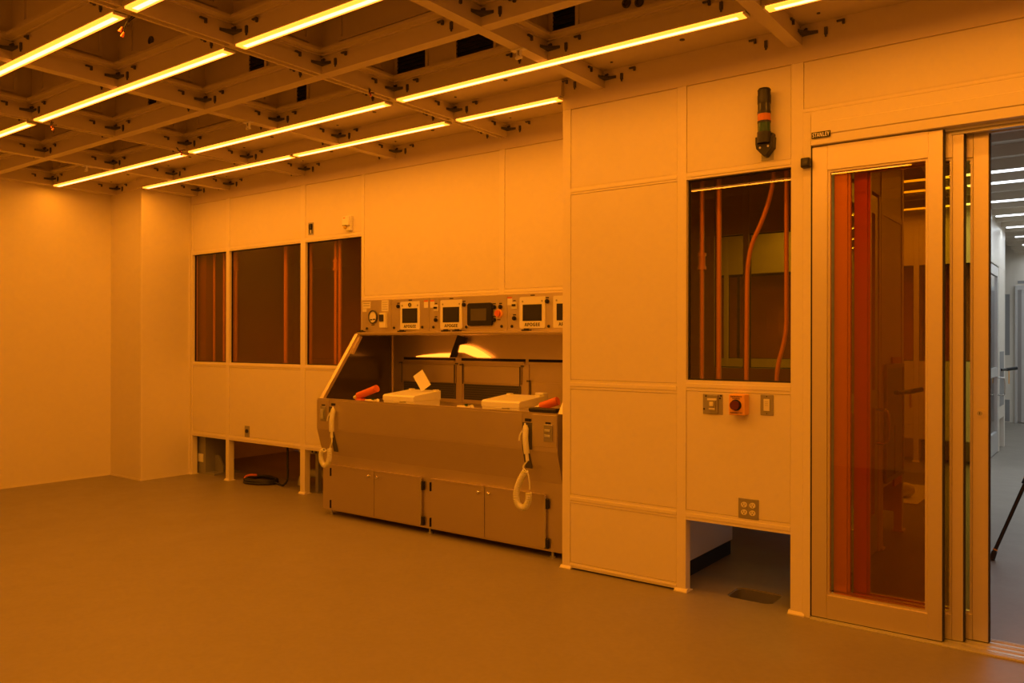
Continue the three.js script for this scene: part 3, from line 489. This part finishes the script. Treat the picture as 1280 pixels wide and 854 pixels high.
  for (const [pts, cx, cy, w, h] of [[arc, -4.42, 1.40, 0.3, 0.05], [flat, -4.8, 1.347, 0.3, 0.025]]) {
    const glowPart = mesh('hood_glow', plate(pts, 0.008).translate(0, 0, ZBK + 0.026), M.amberLamp, B, 'curved amber plate glowing inside the hood');
    const l = new THREE.RectAreaLight(AMBER, 1.2, w, h); l.position.set(cx, cy, ZBK + 0.036); l.rotation.y = Math.PI; glowPart.add(l); l.name = 'lamp_glow';  // small area light that goes with each glowing plate
  }
  mesh('hood_strap', plate([[-4.537, 1.524], [-4.438, 1.502], [-4.447, 1.452], [-4.519, 1.438], [-4.555, 1.332], [-4.628, 1.331]].reverse(), 0.02).translate(0, 0, ZBK + 0.03), M.black, B);
  mesh('corner_angle', bb(X0 + 0.012, X0 + 0.03, 0.94, 1.525, ZBK, ZBK + 0.012), M.steel, back);
  // doors
  const pairs = [[[-5.275, -4.762], [-4.757, -4.245]], [[-4.137, -3.624], [-3.619, -3.094]]];
  pairs.forEach(pr => pr.forEach(([a, b], k) => {
    const d = mesh('door', [rb(a, b, 0.062, 0.428, ZK, ZK + 0.016, 0.003, 1), bb(a + 0.002, b - 0.002, 0.4275, 0.433, ZK + 0.002, ZK + 0.030)], M.steel, B), kx = k ? a + 0.045 : b - 0.045;
    mesh('knob', [rod([kx, 0.382, ZK + 0.016], [kx, 0.382, ZK + 0.03], 0.007, 12), new THREE.SphereGeometry(0.015, 16, 10).scale(1, 1, 0.65).translate(kx, 0.382, ZK + 0.036)], M.polished, d);
    const hx = k ? b + 0.012 : a - 0.014;
    for (const y of [0.368, 0.098]) mesh('hinge', k ? rb(hx - 0.016, hx + 0.016, y - 0.034, y + 0.034, ZK, ZK + 0.022, 0.004) : rb(hx - 0.006, hx + 0.006, y - 0.034, y + 0.034, ZK, ZK + 0.018, 0.003), M.black, d);
    if (k) mesh('hinge_pin', rod([b + 0.002, 0.07, ZK + 0.018], [b + 0.002, 0.425, ZK + 0.018], 0.006, 10), M.polished, d);
  }));
  // control header
  const ZH = -4.96, sec = [[X0, -5.027], [-5.025, -4.581], [-4.579, -3.763], [-3.761, X1]];
  mesh('header_body', bb(X0, X1, 1.54, 1.838, ZBK - 0.02, ZH - 0.004), M.steel, B);
  const lip = mesh('header_lip', [bb(X0, X1, 1.535, 1.552, ZH - 0.02, -4.905), bb(X0, X1, 1.536, 1.543, -4.905, -4.885)], M.steel, B);
  for (const x of [-5.36, -4.86, -4.36, -4.24, -3.55]) { mesh('lip_clip', [rb(x - 0.035, x + 0.035, 1.551, 1.562, -4.94, -4.90, 0.003), rb(x - 0.02, x + 0.02, 1.562, 1.570, -4.93, -4.91, 0.003)], M.black, lip); mesh('lip_mark', bb(x + 0.05, x + 0.13, 1.5523, 1.553, -4.94, -4.92), M.bronze, lip); }
  const cp = sec.map(([a, b], i) => mesh('control_panel', rb(a + 0.001, b - 0.001, 1.558, 1.835, ZH - 0.004, ZH, 0.002, 1), M.steel, B, i ? undefined : 'leftover steel section with a pressure gauge'));
  const screwOn = (i, x, y) => mesh('fastener', disc(x, y, ZH, 0.011, 0.006, 14), M.black, cp[i]);
  for (const [i, x, y] of [[0, -5.33, 1.585], [1, -4.99, 1.588], [1, -4.657, 1.591], [2, -4.53, 1.590], [2, -4.174, 1.587], [2, -3.816, 1.589], [3, -3.715, 1.588], [3, -3.373, 1.585]]) screwOn(i, x, y);
  function button(i, x, y, r = 0.017, m = M.black) { mesh('button', [disc(x, y, ZH, r, 0.01, 18), disc(x, y, ZH + 0.01, r * 0.6, 0.008, 14)], m, cp[i]); mesh('button_label', bb(x - 0.014, x + 0.014, y + r + 0.005, y + r + 0.014, ZH, ZH + 0.001), M.dark, cp[i]); }
  const tag = (i, x0, x1, y0, y1, m = M.cream) => mesh('sticker', bb(x0, x1, y0, y1, ZH, ZH + 0.0015), m, cp[i]);
  // gauge and fuse switch
  const gg = mesh('gauge', [new THREE.TorusGeometry(0.05, 0.006, 10, 32).scale(1, 1.1, 1).translate(-5.252, 1.687, ZH + 0.006)], M.hardware, cp[0]); mesh('gauge_face', new THREE.CylinderGeometry(0.048, 0.048, 0.003, 32).rotateX(Math.PI / 2).scale(1, 1.1, 1).translate(-5.252, 1.687, ZH + 0.002), M.cream, cp[0]); mesh('gauge_needle', [bb(-5.285, -5.26, 1.658, 1.668, ZH + 0.003, ZH + 0.006), bb(-5.25, -5.222, 1.66, 1.67, ZH + 0.003, ZH + 0.006)], M.dark, cp[0]); mesh('button_label', bb(-5.272, -5.232, 1.612, 1.62, ZH, ZH + 0.001), M.dark, cp[0]);
  tag(0, -5.385, -5.285, 1.765, 1.822); tag(0, -5.385, -5.335, 1.735, 1.76); tag(0, -5.145, -5.06, 1.735, 1.83); for (let k = 0; k < 4; k++) mesh('print_line', bb(-5.135, -5.07, 1.81 - k * 0.02, 1.814 - k * 0.02, ZH + 0.0015, ZH + 0.002), M.bronze, cp[0]); for (let k = 0; k < 2; k++) mesh('print_line', bb(-5.375, -5.295, 1.805 - k * 0.02, 1.811 - k * 0.02, ZH + 0.0015, ZH + 0.002), M.bronze, cp[0]);
  mesh('breaker', rb(-5.145, -5.07, 1.59, 1.72, ZH, ZH + 0.03, 0.004), M.cream, cp[0]); mesh('breaker_switch', rb(-5.14, -5.09, 1.645, 1.705, ZH + 0.03, ZH + 0.036, 0.002), M.screen, cp[0]); mesh('sticker', bb(-5.178, -5.166, 1.665, 1.71, ZH, ZH + 0.001), M.dark, cp[0]);
  // four spin controllers
  for (const [i, a, b, logo] of [[1, -4.910, -4.685, 1], [2, -4.450, -4.217, 0], [3, -3.639, -3.402, 0], [3, -3.330, -3.09, 0]]) {
    const u = mesh('controller', [new THREE.ExtrudeGeometry(roundRect(a, b, 1.573, 1.810, 0.012), { depth: 0.006, bevelEnabled: false }).translate(0, 0, ZH)], M.cream, cp[i], 'cream controller plate with a dark square screen');
    const c = (a + b) / 2;
    const scr = mesh('screen', [rb(c - 0.088, c + 0.088, 1.628, 1.752, ZH + 0.006, ZH + 0.009, 0.003, 1)], M.black, cp[i]); mesh('display', bb(c - 0.078, c + 0.078, 1.638, 1.742, ZH + 0.009, ZH + 0.0095), M.screen, cp[i]);
    mesh('lettering', words('APOGEE', 0.026, c, 1.600, ZH + 0.0058, 0.142), M.dark, cp[i]);
    for (const s of [-1, 1]) mesh('mark', [disc(c + s * 0.09, 1.776, ZH + 0.006, 0.008, 0.001, 10)], M.bronze, cp[i]);
    if (logo) mesh('mark', [new THREE.TorusGeometry(0.014, 0.004, 8, 20).translate(c, 1.782, ZH + 0.007), bb(c - 0.008, c + 0.008, 1.78, 1.785, ZH + 0.006, ZH + 0.008)], M.dark, cp[i]);
    mesh('button_label', bb(c - 0.02, c + 0.02, 1.818, 1.826, ZH, ZH + 0.001), M.dark, cp[i]);
  }
  // touch panel, emergency stop and small switches
  mesh('touch_panel', [new THREE.ExtrudeGeometry(roundRect(-4.149, -3.904, 1.598, 1.774, 0.018), { depth: 0.016, bevelEnabled: true, bevelSize: 0.003, bevelThickness: 0.003, bevelSegments: 2 }).translate(0, 0, ZH)], M.black, cp[2]); mesh('display', bb(-4.115, -3.955, 1.637, 1.732, ZH + 0.019, ZH + 0.0195), M.display, cp[2]);
  mesh('stop_ring', [new THREE.CylinderGeometry(0.036, 0.036, 0.005, 28).rotateX(Math.PI / 2).translate(-3.842, 1.69, ZH + 0.003)], M.orange, cp[2]); mesh('stop_button', [rod([-3.842, 1.69, ZH + 0.004], [-3.842, 1.69, ZH + 0.03], 0.021, 24, 0.024)], M.red, cp[2]); mesh('button_label', bb(-3.86, -3.828, 1.637, 1.645, ZH, ZH + 0.001), M.deepred, cp[2]);
  for (const [i, x, y] of [[1, -4.939, 1.773], [2, -4.503, 1.649], [2, -4.198, 1.768], [2, -3.888, 1.741], [2, -3.827, 1.741], [2, -3.888, 1.64], [3, -3.692, 1.65], [3, -3.386, 1.772]]) button(i, x, y);
  for (const [i, x] of [[2, -4.503], [3, -3.693]]) { mesh('selector', rb(x - 0.024, x + 0.024, 1.722, 1.772, ZH, ZH + 0.006, 0.002), M.cream, cp[i]); mesh('selector_knob', bb(x - 0.016, x + 0.016, 1.742, 1.758, ZH + 0.006, ZH + 0.014), M.black, cp[i]); mesh('button_label', bb(x - 0.012, x + 0.012, 1.782, 1.789, ZH, ZH + 0.001), M.dark, cp[i]); }
  for (const [i, x] of [[1, -4.615], [2, -4.545], [3, -3.737]]) { tag(i, x - 0.022, x + 0.022, 1.752, 1.815); mesh('sticker', bb(x - 0.022, x + 0.022, 1.803, 1.815, ZH + 0.0015, ZH + 0.002), M.red, cp[i]); }
  // front switches and gun recesses
  const fs = mesh('front_switch', [rb(-5.345, -5.282, 0.80, 0.925, ZA + 0.005, ZA + 0.012, 0.003)], M.bronze, B); mesh('rocker', rb(-5.335, -5.30, 0.82, 0.90, ZA + 0.012, ZA + 0.026, 0.004), M.pvc, fs); mesh('label_plate', bb(-5.335, -5.29, 0.928, 0.94, ZA + 0.005, ZA + 0.0065), M.black, fs);
  const fr = mesh('front_switch', [rb(-3.065, -2.995, 0.80, 0.915, ZA + 0.005, ZA + 0.014, 0.003)], M.bronze, B); for (const y of [0.83, 0.865]) mesh('rocker', rb(-3.055, -3.008, y, y + 0.018, ZA + 0.014, ZA + 0.022, 0.004), M.pvc, fr); mesh('label_plate', bb(-3.055, -3.012, 0.918, 0.930, ZA + 0.005, ZA + 0.0065), M.black, fr);
  mesh('gun_recess', [bb(-5.243, -5.192, 0.735, 0.925, ZA + 0.0005, ZA + 0.003), prism([[ZA + 0.003, 0.735], [ZA, 0.735], [ZK + 0.012, 0.545], [ZK + 0.015, 0.545]], -5.243, -5.192)], M.perforated, B); mesh('label_plate', bb(-5.215, -5.165, 0.935, 0.955, ZA + 0.004, ZA + 0.006), M.black, B);
  mesh('gun_recess', [bb(-3.247, -3.167, 0.735, 0.918, ZA + 0.0005, ZA + 0.003), prism([[ZA + 0.003, 0.735], [ZA, 0.735], [ZK + 0.03, 0.6], [ZK + 0.033, 0.6]], -3.247, -3.19)], M.perforated, B); mesh('label_plate', bb(-3.225, -3.175, 0.925, 0.945, ZA + 0.004, ZA + 0.006), M.black, B);
}
function gun(x, y, tilt, label, loop) {       // rinse gun hanging on the apron with its coiled hose
  const t = thing('rinse_gun', label, 'spray gun', [x, y, ZA + 0.03], 'rinse guns on the bench front');
  const r = a => a.map(([px, py, pz]) => [px + py * tilt, py, pz]);
  mesh('grip', [tube(r([[0, 0, 0], [0, -0.06, 0.012], [0, -0.13, 0.012], [0, -0.16, 0.01]]), 0.02, 20, 12), rod(...r([[0, 0.0, 0], [0, 0.03, 0.0]]), 0.022, 14, 0.014)], M.hose, t);
  mesh('nozzle', rod(...r([[-0.005, -0.01, 0], [-0.005, 0.045, -0.005]]), 0.009, 12, 0.006), M.white, t);
  mesh('trigger', tube(r([[-0.018, -0.005, 0.01], [-0.04, -0.04, 0.015], [-0.05, -0.075, 0.015]]), 0.007, 14, 8), M.hose, t);
  mesh('coupling', rod(...r([[0, -0.16, 0.01], [0, -0.21, 0.008]]), 0.012, 12), M.white, t);
  mesh('hose', tube(loop, 0.0055, 40, 8), M.hose, t);
  // coiled part: a helix along a loop
  return t;
}
function coil(t, pts, R, turns, r) {
  const c = new THREE.CatmullRomCurve3(pts.map(p => V(...p))), N = turns * 14, out = [];
  const fr = c.computeFrenetFrames(N, false);
  for (let i = 0; i <= N; i++) { const p = c.getPointAt(i / N), a = i / 14 * Math.PI * 2, q = p.clone().addScaledVector(fr.normals[i], Math.cos(a) * R).addScaledVector(fr.binormals[i], Math.sin(a) * R); out.push([q.x, q.y, q.z]); }
  mesh('coiled_hose', tube(out, r, N * 1, 6), M.hose, t);
}
{
  const a = gun(-5.165, 0.885, 0.02, 'white rinse gun hanging at the gauge end of the bench front', [[0, -0.21, 0.01], [0.01, -0.25, 0.02], [-0.01, -0.29, 0.02], [-0.015, -0.31, 0.02]]);
  coil(a, [[-0.015, -0.30, 0.022], [-0.01, -0.36, 0.025], [-0.03, -0.42, 0.025], [-0.075, -0.445, 0.025], [-0.115, -0.40, 0.025], [-0.11, -0.34, 0.025], [-0.075, -0.315, 0.025]], 0.017, 34, 0.0055);
  const b = gun(-3.20, 0.872, -0.10, 'white rinse gun hanging beside the row of front rocker switches', [[0.02, -0.21, 0.01], [-0.005, -0.255, 0.02], [0.03, -0.29, 0.02], [0.045, -0.34, 0.02], [0.05, -0.40, 0.02]]);
  coil(b, [[0.015, -0.275, 0.022], [-0.03, -0.35, 0.025], [-0.06, -0.44, 0.025], [-0.045, -0.51, 0.025], [0.005, -0.525, 0.025], [0.04, -0.48, 0.025], [0.045, -0.42, 0.025]], 0.018, 40, 0.0055);
}
// ------------------------------------------------------------------ on the bench deck
function spinner(x, z, label) {
  const t = thing('spin_coater', label, 'spin coater', [x, 0.94, z]), w = 0.17, dF = 0.15, dB = -0.16;
  mesh('base', rb(-w, w, 0, 0.06, dB, dF, 0.008), M.white, t);
  const s = new THREE.Shape([[-dF, 0.06], [-dF, 0.088], [-dF + 0.012, 0.098], [-dB, 0.125], [-dB, 0.06]].map(p => new THREE.Vector2(...p)));
  mesh('lid', new THREE.ExtrudeGeometry(s, { depth: 2 * w, bevelEnabled: true, bevelSize: 0.004, bevelThickness: 0.004, bevelSegments: 2 }).rotateY(Math.PI / 2).translate(-w, 0, 0), M.white, t);
  mesh('handle_slot', [rb(-0.05, 0.06, 0.045, 0.055, dF - 0.002, dF + 0.006, 0.003)], M.white, t); mesh('print', bb(0.02, 0.09, 0.046, 0.053, dF + 0.0055, dF + 0.0068), M.bronze, t);
  for (const k of [-0.13, 0.14]) mesh('hinge_cap', rb(k - 0.02, k + 0.02, 0.122, 0.137, dB + 0.0, dB + 0.04, 0.004), M.cream, t);
  mesh('bowl_edge', [rod([-w - 0.01, 0.06, -0.06], [-w - 0.01, 0.08, -0.06], 0.09, 32)], M.white, t);
}
spinner(-4.575, -4.745, 'white lidded spin coater with a paper card standing on it');
spinner(-3.555, -4.755, 'white lidded spin coater with a small white block behind it');
{
  const g = new THREE.BoxGeometry(0.10, 0.15, 0.001), o = mesh(numbered('paper_card'), g, M.paper, scene); o.rotation.set(-0.12, 0.25, 0.62, 'YXZ'); o.position.set(-4.51, 1.152, -4.80); o.userData = { label: 'white paper card standing tilted on the spin coater lid', category: 'card' };
  one('white_block', rb(-3.50, -3.42, 0.94, 1.085, -5.02, -4.96, 0.006), M.white, 'small white block behind the spin coater', 'block');
  one('black_tray', rb(-3.21, -2.99, 0.9905, 1.018, -4.56, -4.47, 0.01), M.black, 'flat black tray on the bench rim', 'tray');
}
function cylinder(x, y, z, dx, label) {
  const t = thing('red_cylinder', label, 'cylinder', [x, y, z]); const b = [dx, dx * 0.36, -0.03];
  mesh('barrel', [rod([0, 0, 0], b, 0.03, 28)], M.red, t); mesh('end_rim', [rod([b[0] * 0.985, b[1] * 0.985, b[2]], [b[0] * 1.01, b[1] * 1.01, b[2]], 0.031, 28)], M.red, t); mesh('tip', rod([-0.045, -0.014, 0.004], [0, 0, 0], 0.012, 14, 0.02), M.cream, t); mesh('rest', rb(-0.01, 0.07, -0.072, -0.02, -0.03, 0.03, 0.006), M.red, t);
}
cylinder(-5.07, 1.012, -4.62, 0.19, 'orange-red cylinder propped up inside the slanted hood side'); cylinder(-3.235, 1.012, -4.66, 0.12, 'orange-red cylinder propped up behind the black tray');
for (const [x, z, l] of [[-4.86, -4.57, 'small white fittings beside the propped cylinder'], [-3.86, -4.56, 'small white fittings between the two spin coaters']]) { const t = thing('fitting_pile', l, 'fittings', [x, 0.94, z]); mesh('fitting', rb(-0.05, 0.04, 0, 0.055, -0.03, 0.03, 0.008), M.cream, t); mesh('fitting', [rod([0.05, 0.03, 0], [0.09, 0.055, 0.01], 0.014)], M.white, t); mesh('cap', [rod([0.03, 0.055, 0.01], [0.03, 0.068, 0.01], 0.012)], M.green, t); }

// ------------------------------------------------------------------ service chase
let pipes = 0;
function conduit(pts, r, label, cpl) { const t = thing('conduit', label, 'conduit', [0, 0, 0]); mesh('pipe', pts.length === 2 ? rod(...pts, r, 16) : tube(pts, r, 60, 14), M.conduit, t); for (const y of cpl ?? []) { const [x, , z] = pts[0]; mesh('coupling', [rod([x, y - 0.035, z], [x, y + 0.035, z], r * 1.5, 16), rod([x, y - 0.05, z], [x, y - 0.03, z], r * 1.9, 16), rod([x, y + 0.03, z], [x, y + 0.05, z], r * 1.9, 16)], M.conduit, t); } mesh('strap', rb(pts[0][0] - r * 1.6, pts[0][0] + r * 1.6, 2.62, 2.65, pts[0][2] - r - 0.004, pts[0][2] + r + 0.004, 0.003), M.zinc, t); return t; }
for (const [x, l, r, c] of [[-8.099, 'steel conduit behind the narrow window, next to the jamb', 0.014], [-7.975, 'steel conduit behind the narrow window, in its middle', 0.014], [-7.786, 'steel conduit behind the narrow window, by the wall post', 0.016], [-7.566, 'coupled steel conduit behind the widest window by the post', 0.016, [2.28]], [-6.719, 'thick steel conduit alone behind the widest window', 0.022], [-6.328, 'steel conduit behind the bench-side window by the post', 0.014], [-5.967, 'coupled steel conduit of the pair behind the bench-side window', 0.016, [2.2]], [-5.905, 'plain steel conduit of the pair behind the bench-side window', 0.018]]) conduit([[x, 0.6, -5.15], [x, 3.9, -5.15]], r, l, c);
conduit([[-1.988, 0.6, -4.56], [-1.988, 3.9, -4.56]], 0.014, 'straight coupled conduit behind the tall window', [1.955]); conduit([[-1.880, 0.6, -4.56], [-1.880, 3.9, -4.56]], 0.015, 'straight plain conduit behind the tall window');
conduit([[-1.550, 3.9, -4.56], [-1.552, 2.6, -4.56], [-1.555, 2.43, -4.56], [-1.569, 2.327, -4.56], [-1.619, 2.172, -4.56], [-1.680, 2.038, -4.56], [-1.703, 1.924, -4.56], [-1.71, 1.6, -4.56], [-1.712, 1.25, -4.56], [-1.712, 0.6, -4.56]], 0.013, 'bent conduit crossing the tall window');
conduit([[-1.482, 3.9, -4.56], [-1.482, 2.4, -4.56], [-1.481, 1.7, -4.56], [-1.482, 1.55, -4.56], [-1.496, 1.46, -4.56], [-1.526, 1.346, -4.56], [-1.535, 1.255, -4.56], [-1.536, 0.6, -4.56]], 0.0125, 'conduit with a low bend behind the tall window');
{
  const t = thing('equipment_cabinet', 'white service cabinet on a dark plinth behind the low wall opening', 'cabinet', [-2.45, 0, -5.02]);
  mesh('body', rb(-0.33, 0.33, 0.1, 1.05, -0.37, 0.37, 0.004), M.white, t); mesh('plinth', bb(-0.32, 0.32, 0, 0.1, -0.36, 0.36), M.dark, t); mesh('door_line', bb(-0.3, 0.3, 0.16, 1.0, 0.37, 0.374), M.white, t);
  const b = thing('junction_box', 'small pale box hanging at the top of the low opening', 'box', [-1.90, 0.405, -4.52]); mesh('body', rb(-0.1, 0.06, 0, 0.05, -0.05, 0.03, 0.004), M.pvc, b); mesh('clip', rb(0.06, 0.085, 0.0, 0.05, -0.03, 0.02, 0.003), M.black, b);
  const s = thing('steel_column', 'grey boxed steel column with a small tag inside the end opening', 'column', [-8.16, 0, -5.24]); mesh('shaft', bb(-0.13, 0.13, 0, 3.6, -0.16, 0.16), M.grey, s); mesh('tag', bb(-0.01, 0.09, 0.13, 0.22, 0.16, 0.165), M.paper, s); mesh('gusset', prism([[-0.16, 0], [0.16, 0], [0.16, 0.02], [-0.16, 0.02]], 0.13, 0.3), M.grey, s); mesh('gusset', plate([[0.13, 0.02], [0.28, 0.02], [0.28, 0.09], [0.19, 0.2], [0.13, 0.2]], 0.02).translate(0, 0, 0.02), M.grey, s);
  const c = thing('cable_coil', 'coiled black cable bound with red tape on the floor', 'cable', [-7.10, 0, -5.13]);
  for (const [r, y, sx, ph] of [[0.15, 0.014, 1.4, 0], [0.135, 0.026, 1.45, 0.3], [0.142, 0.036, 1.35, 0.7], [0.12, 0.044, 1.5, 1.1]]) mesh('cable_loop', tube(Array.from({ length: 16 }, (_, i) => { const a = i / 16 * Math.PI * 2; return [Math.cos(a + ph) * r * sx + 0.01 * Math.sin(3 * a), y + 0.005 * Math.sin(2 * a + ph), Math.sin(a + ph) * r]; }), 0.01, 64, 8, true), M.rubber, c);
  mesh('cable_tail', tube([[0.18, 0.02, -0.03], [0.27, 0.012, -0.02], [0.37, 0.014, 0.0], [0.43, 0.07, 0.0], [0.45, 0.25, 0.01], [0.455, 0.6, 0.02]], 0.011, 30, 8), M.rubber, c); mesh('tape', [tube([[-0.2, 0.018, 0.05], [-0.212, 0.04, 0.04], [-0.2, 0.055, 0.0], [-0.15, 0.055, -0.06]], 0.014, 20, 8)], M.red, c);
  const p = thing('drain_pipe', 'grey plastic drain pipe bending down to the chase floor', 'pipe', [0, 0, 0]); mesh('pipe', tube([[-6.62, 0, -5.28], [-6.62, 0.07, -5.29], [-6.55, 0.125, -5.32], [-6.4, 0.13, -5.34], [-5.5, 0.13, -5.40]], 0.045, 50, 16), M.pvc, p); mesh('clamp', rb(-6.56, -6.46, 0.02, 0.06, -5.25, -5.2, 0.006), M.hardware, p); mesh('socket', rod([-6.2, 0.13, -5.353], [-6.1, 0.13, -5.36], 0.055, 20), M.pvc, p);
  const d = thing('drain_pipe', 'grey pipe running low along the chase partition', 'pipe', [0, 0, 0]); mesh('pipe', tube([[-7.3, 0.9, -5.9], [-7.28, 0.4, -5.9], [-7.1, 0.28, -5.92], [-6.4, 0.14, -5.94], [-5.4, 0.05, -5.96]], 0.05, 50, 14), M.pvc, d); mesh('socket', rod([-6.6, 0.165, -5.935], [-6.48, 0.15, -5.938], 0.06, 18), M.pvc, d);
  const u = thing('strut_channel', 'perforated steel strut across the opening beside the bench', 'strut', [-5.95, 0.375, -5.10]); mesh('channel', [bb(-0.5, 0.5, 0, 0.041, -0.02, 0.0), bb(-0.5, 0.5, 0, 0.004, -0.04, -0.02), bb(-0.5, 0.5, 0.037, 0.041, -0.04, -0.02)], M.zinc, u); for (let k = 0; k < 17; k++) mesh('slot', disc(-0.47 + k * 0.058, 0.02, 0.0, 0.011, 0.0008, 12), M.void, u);
  const q = thing('support_leg', 'thin galvanised support leg behind the second low post', 'leg', [-6.2, 0, -5.12]); mesh('channel', [bb(-0.02, 0.02, 0.01, 0.375, -0.004, 0), bb(-0.02, -0.016, 0.01, 0.375, -0.04, -0.004), bb(0.016, 0.02, 0.01, 0.375, -0.04, -0.004)], M.zinc, q); mesh('foot', bb(-0.04, 0.04, 0, 0.01, -0.06, 0.02), M.zinc, q);
  const k = thing('pump_unit', 'dim box-shaped service unit with a hose loop behind the bench-side window', 'service unit', [-6.35, 0, -6.48]); mesh('cabinet', rb(-0.3, 0.35, 0.9, 1.75, -0.3, 0.3, 0.01), M.grey, k); mesh('hose_loop', new THREE.TorusGeometry(0.26, 0.05, 10, 28, 4.2).translate(0.05, 2.15, 0.05), M.pvc, k); mesh('stand', [bb(-0.28, -0.22, 0, 0.9, -0.28, 0.28), bb(0.27, 0.33, 0, 0.9, -0.28, 0.28)], M.grey, k);
}
// ------------------------------------------------------------------ small things hanging from the grid
for (const [x, z, l] of [[-2.602, -3.53, 'white ceiling clip on the beam next to the projecting wall'], [-5.046, -3.53, 'white ceiling clip on the beam over the bench end'], [-7.49, -3.53, 'white ceiling clip on the beam by the end wall']]) {
  const t = thing('ceiling_clip', l, 'clip', [x, HB - 0.0015, z]); mesh('saddle', rb(-0.045, 0.045, -0.006, 0, -0.02, 0.02, 0.002), M.white, t); mesh('hook', [bb(-0.012, -0.004, -0.04, -0.006, -0.008, 0.008), bb(0.01, 0.016, -0.036, -0.006, -0.008, 0.008), rb(-0.02, 0.02, -0.052, -0.038, -0.01, 0.01, 0.003)], M.white, t); mesh('pin', bb(-0.004, 0.01, -0.03, -0.008, -0.004, 0.006), M.bronze, t);
}
for (const [x, z, l, s, bx] of [[-3.93, -2.06, 'red wire connectors dangling at the outer strip light joint', 1, -3.861], [-6.17, -2.70, 'red wire connectors tucked under the second strip light row', 0.7, -6.231], [-6.12, -3.68, 'red wire connectors hanging at the row over the bench front', 0.8, -6.231], [-3.75, -3.55, 'red wire connector hanging beside an open beam channel', 0.5, -3.787]]) {
  const t = thing('wire_connector', l, 'wire connector', [x, HB - 0.012, z]), d = bx - x;
  mesh('wire', [tube([[d, 0.02, 0.0], [d * 0.5, -0.01, 0.02], [0, -0.01, 0.0], [-0.03 * s, -0.02 * s, 0.02]], 0.003, 20, 6), tube([[d, 0.025, 0.01], [d * 0.4, -0.02 * s, 0.03], [-0.01, -0.05 * s, 0.02]], 0.003, 20, 6)], M.black, t);
  for (const [a, b, c] of [[-0.03, -0.02, 0.02], [-0.01, -0.05, 0.02]]) mesh('connector_cap', [rod([a * s, b * s, c], [a * s - 0.012 * s, b * s - 0.022 * s, c + 0.006], 0.004, 10, 0.009)], M.red, t);
}
renderer.render(scene, camera);
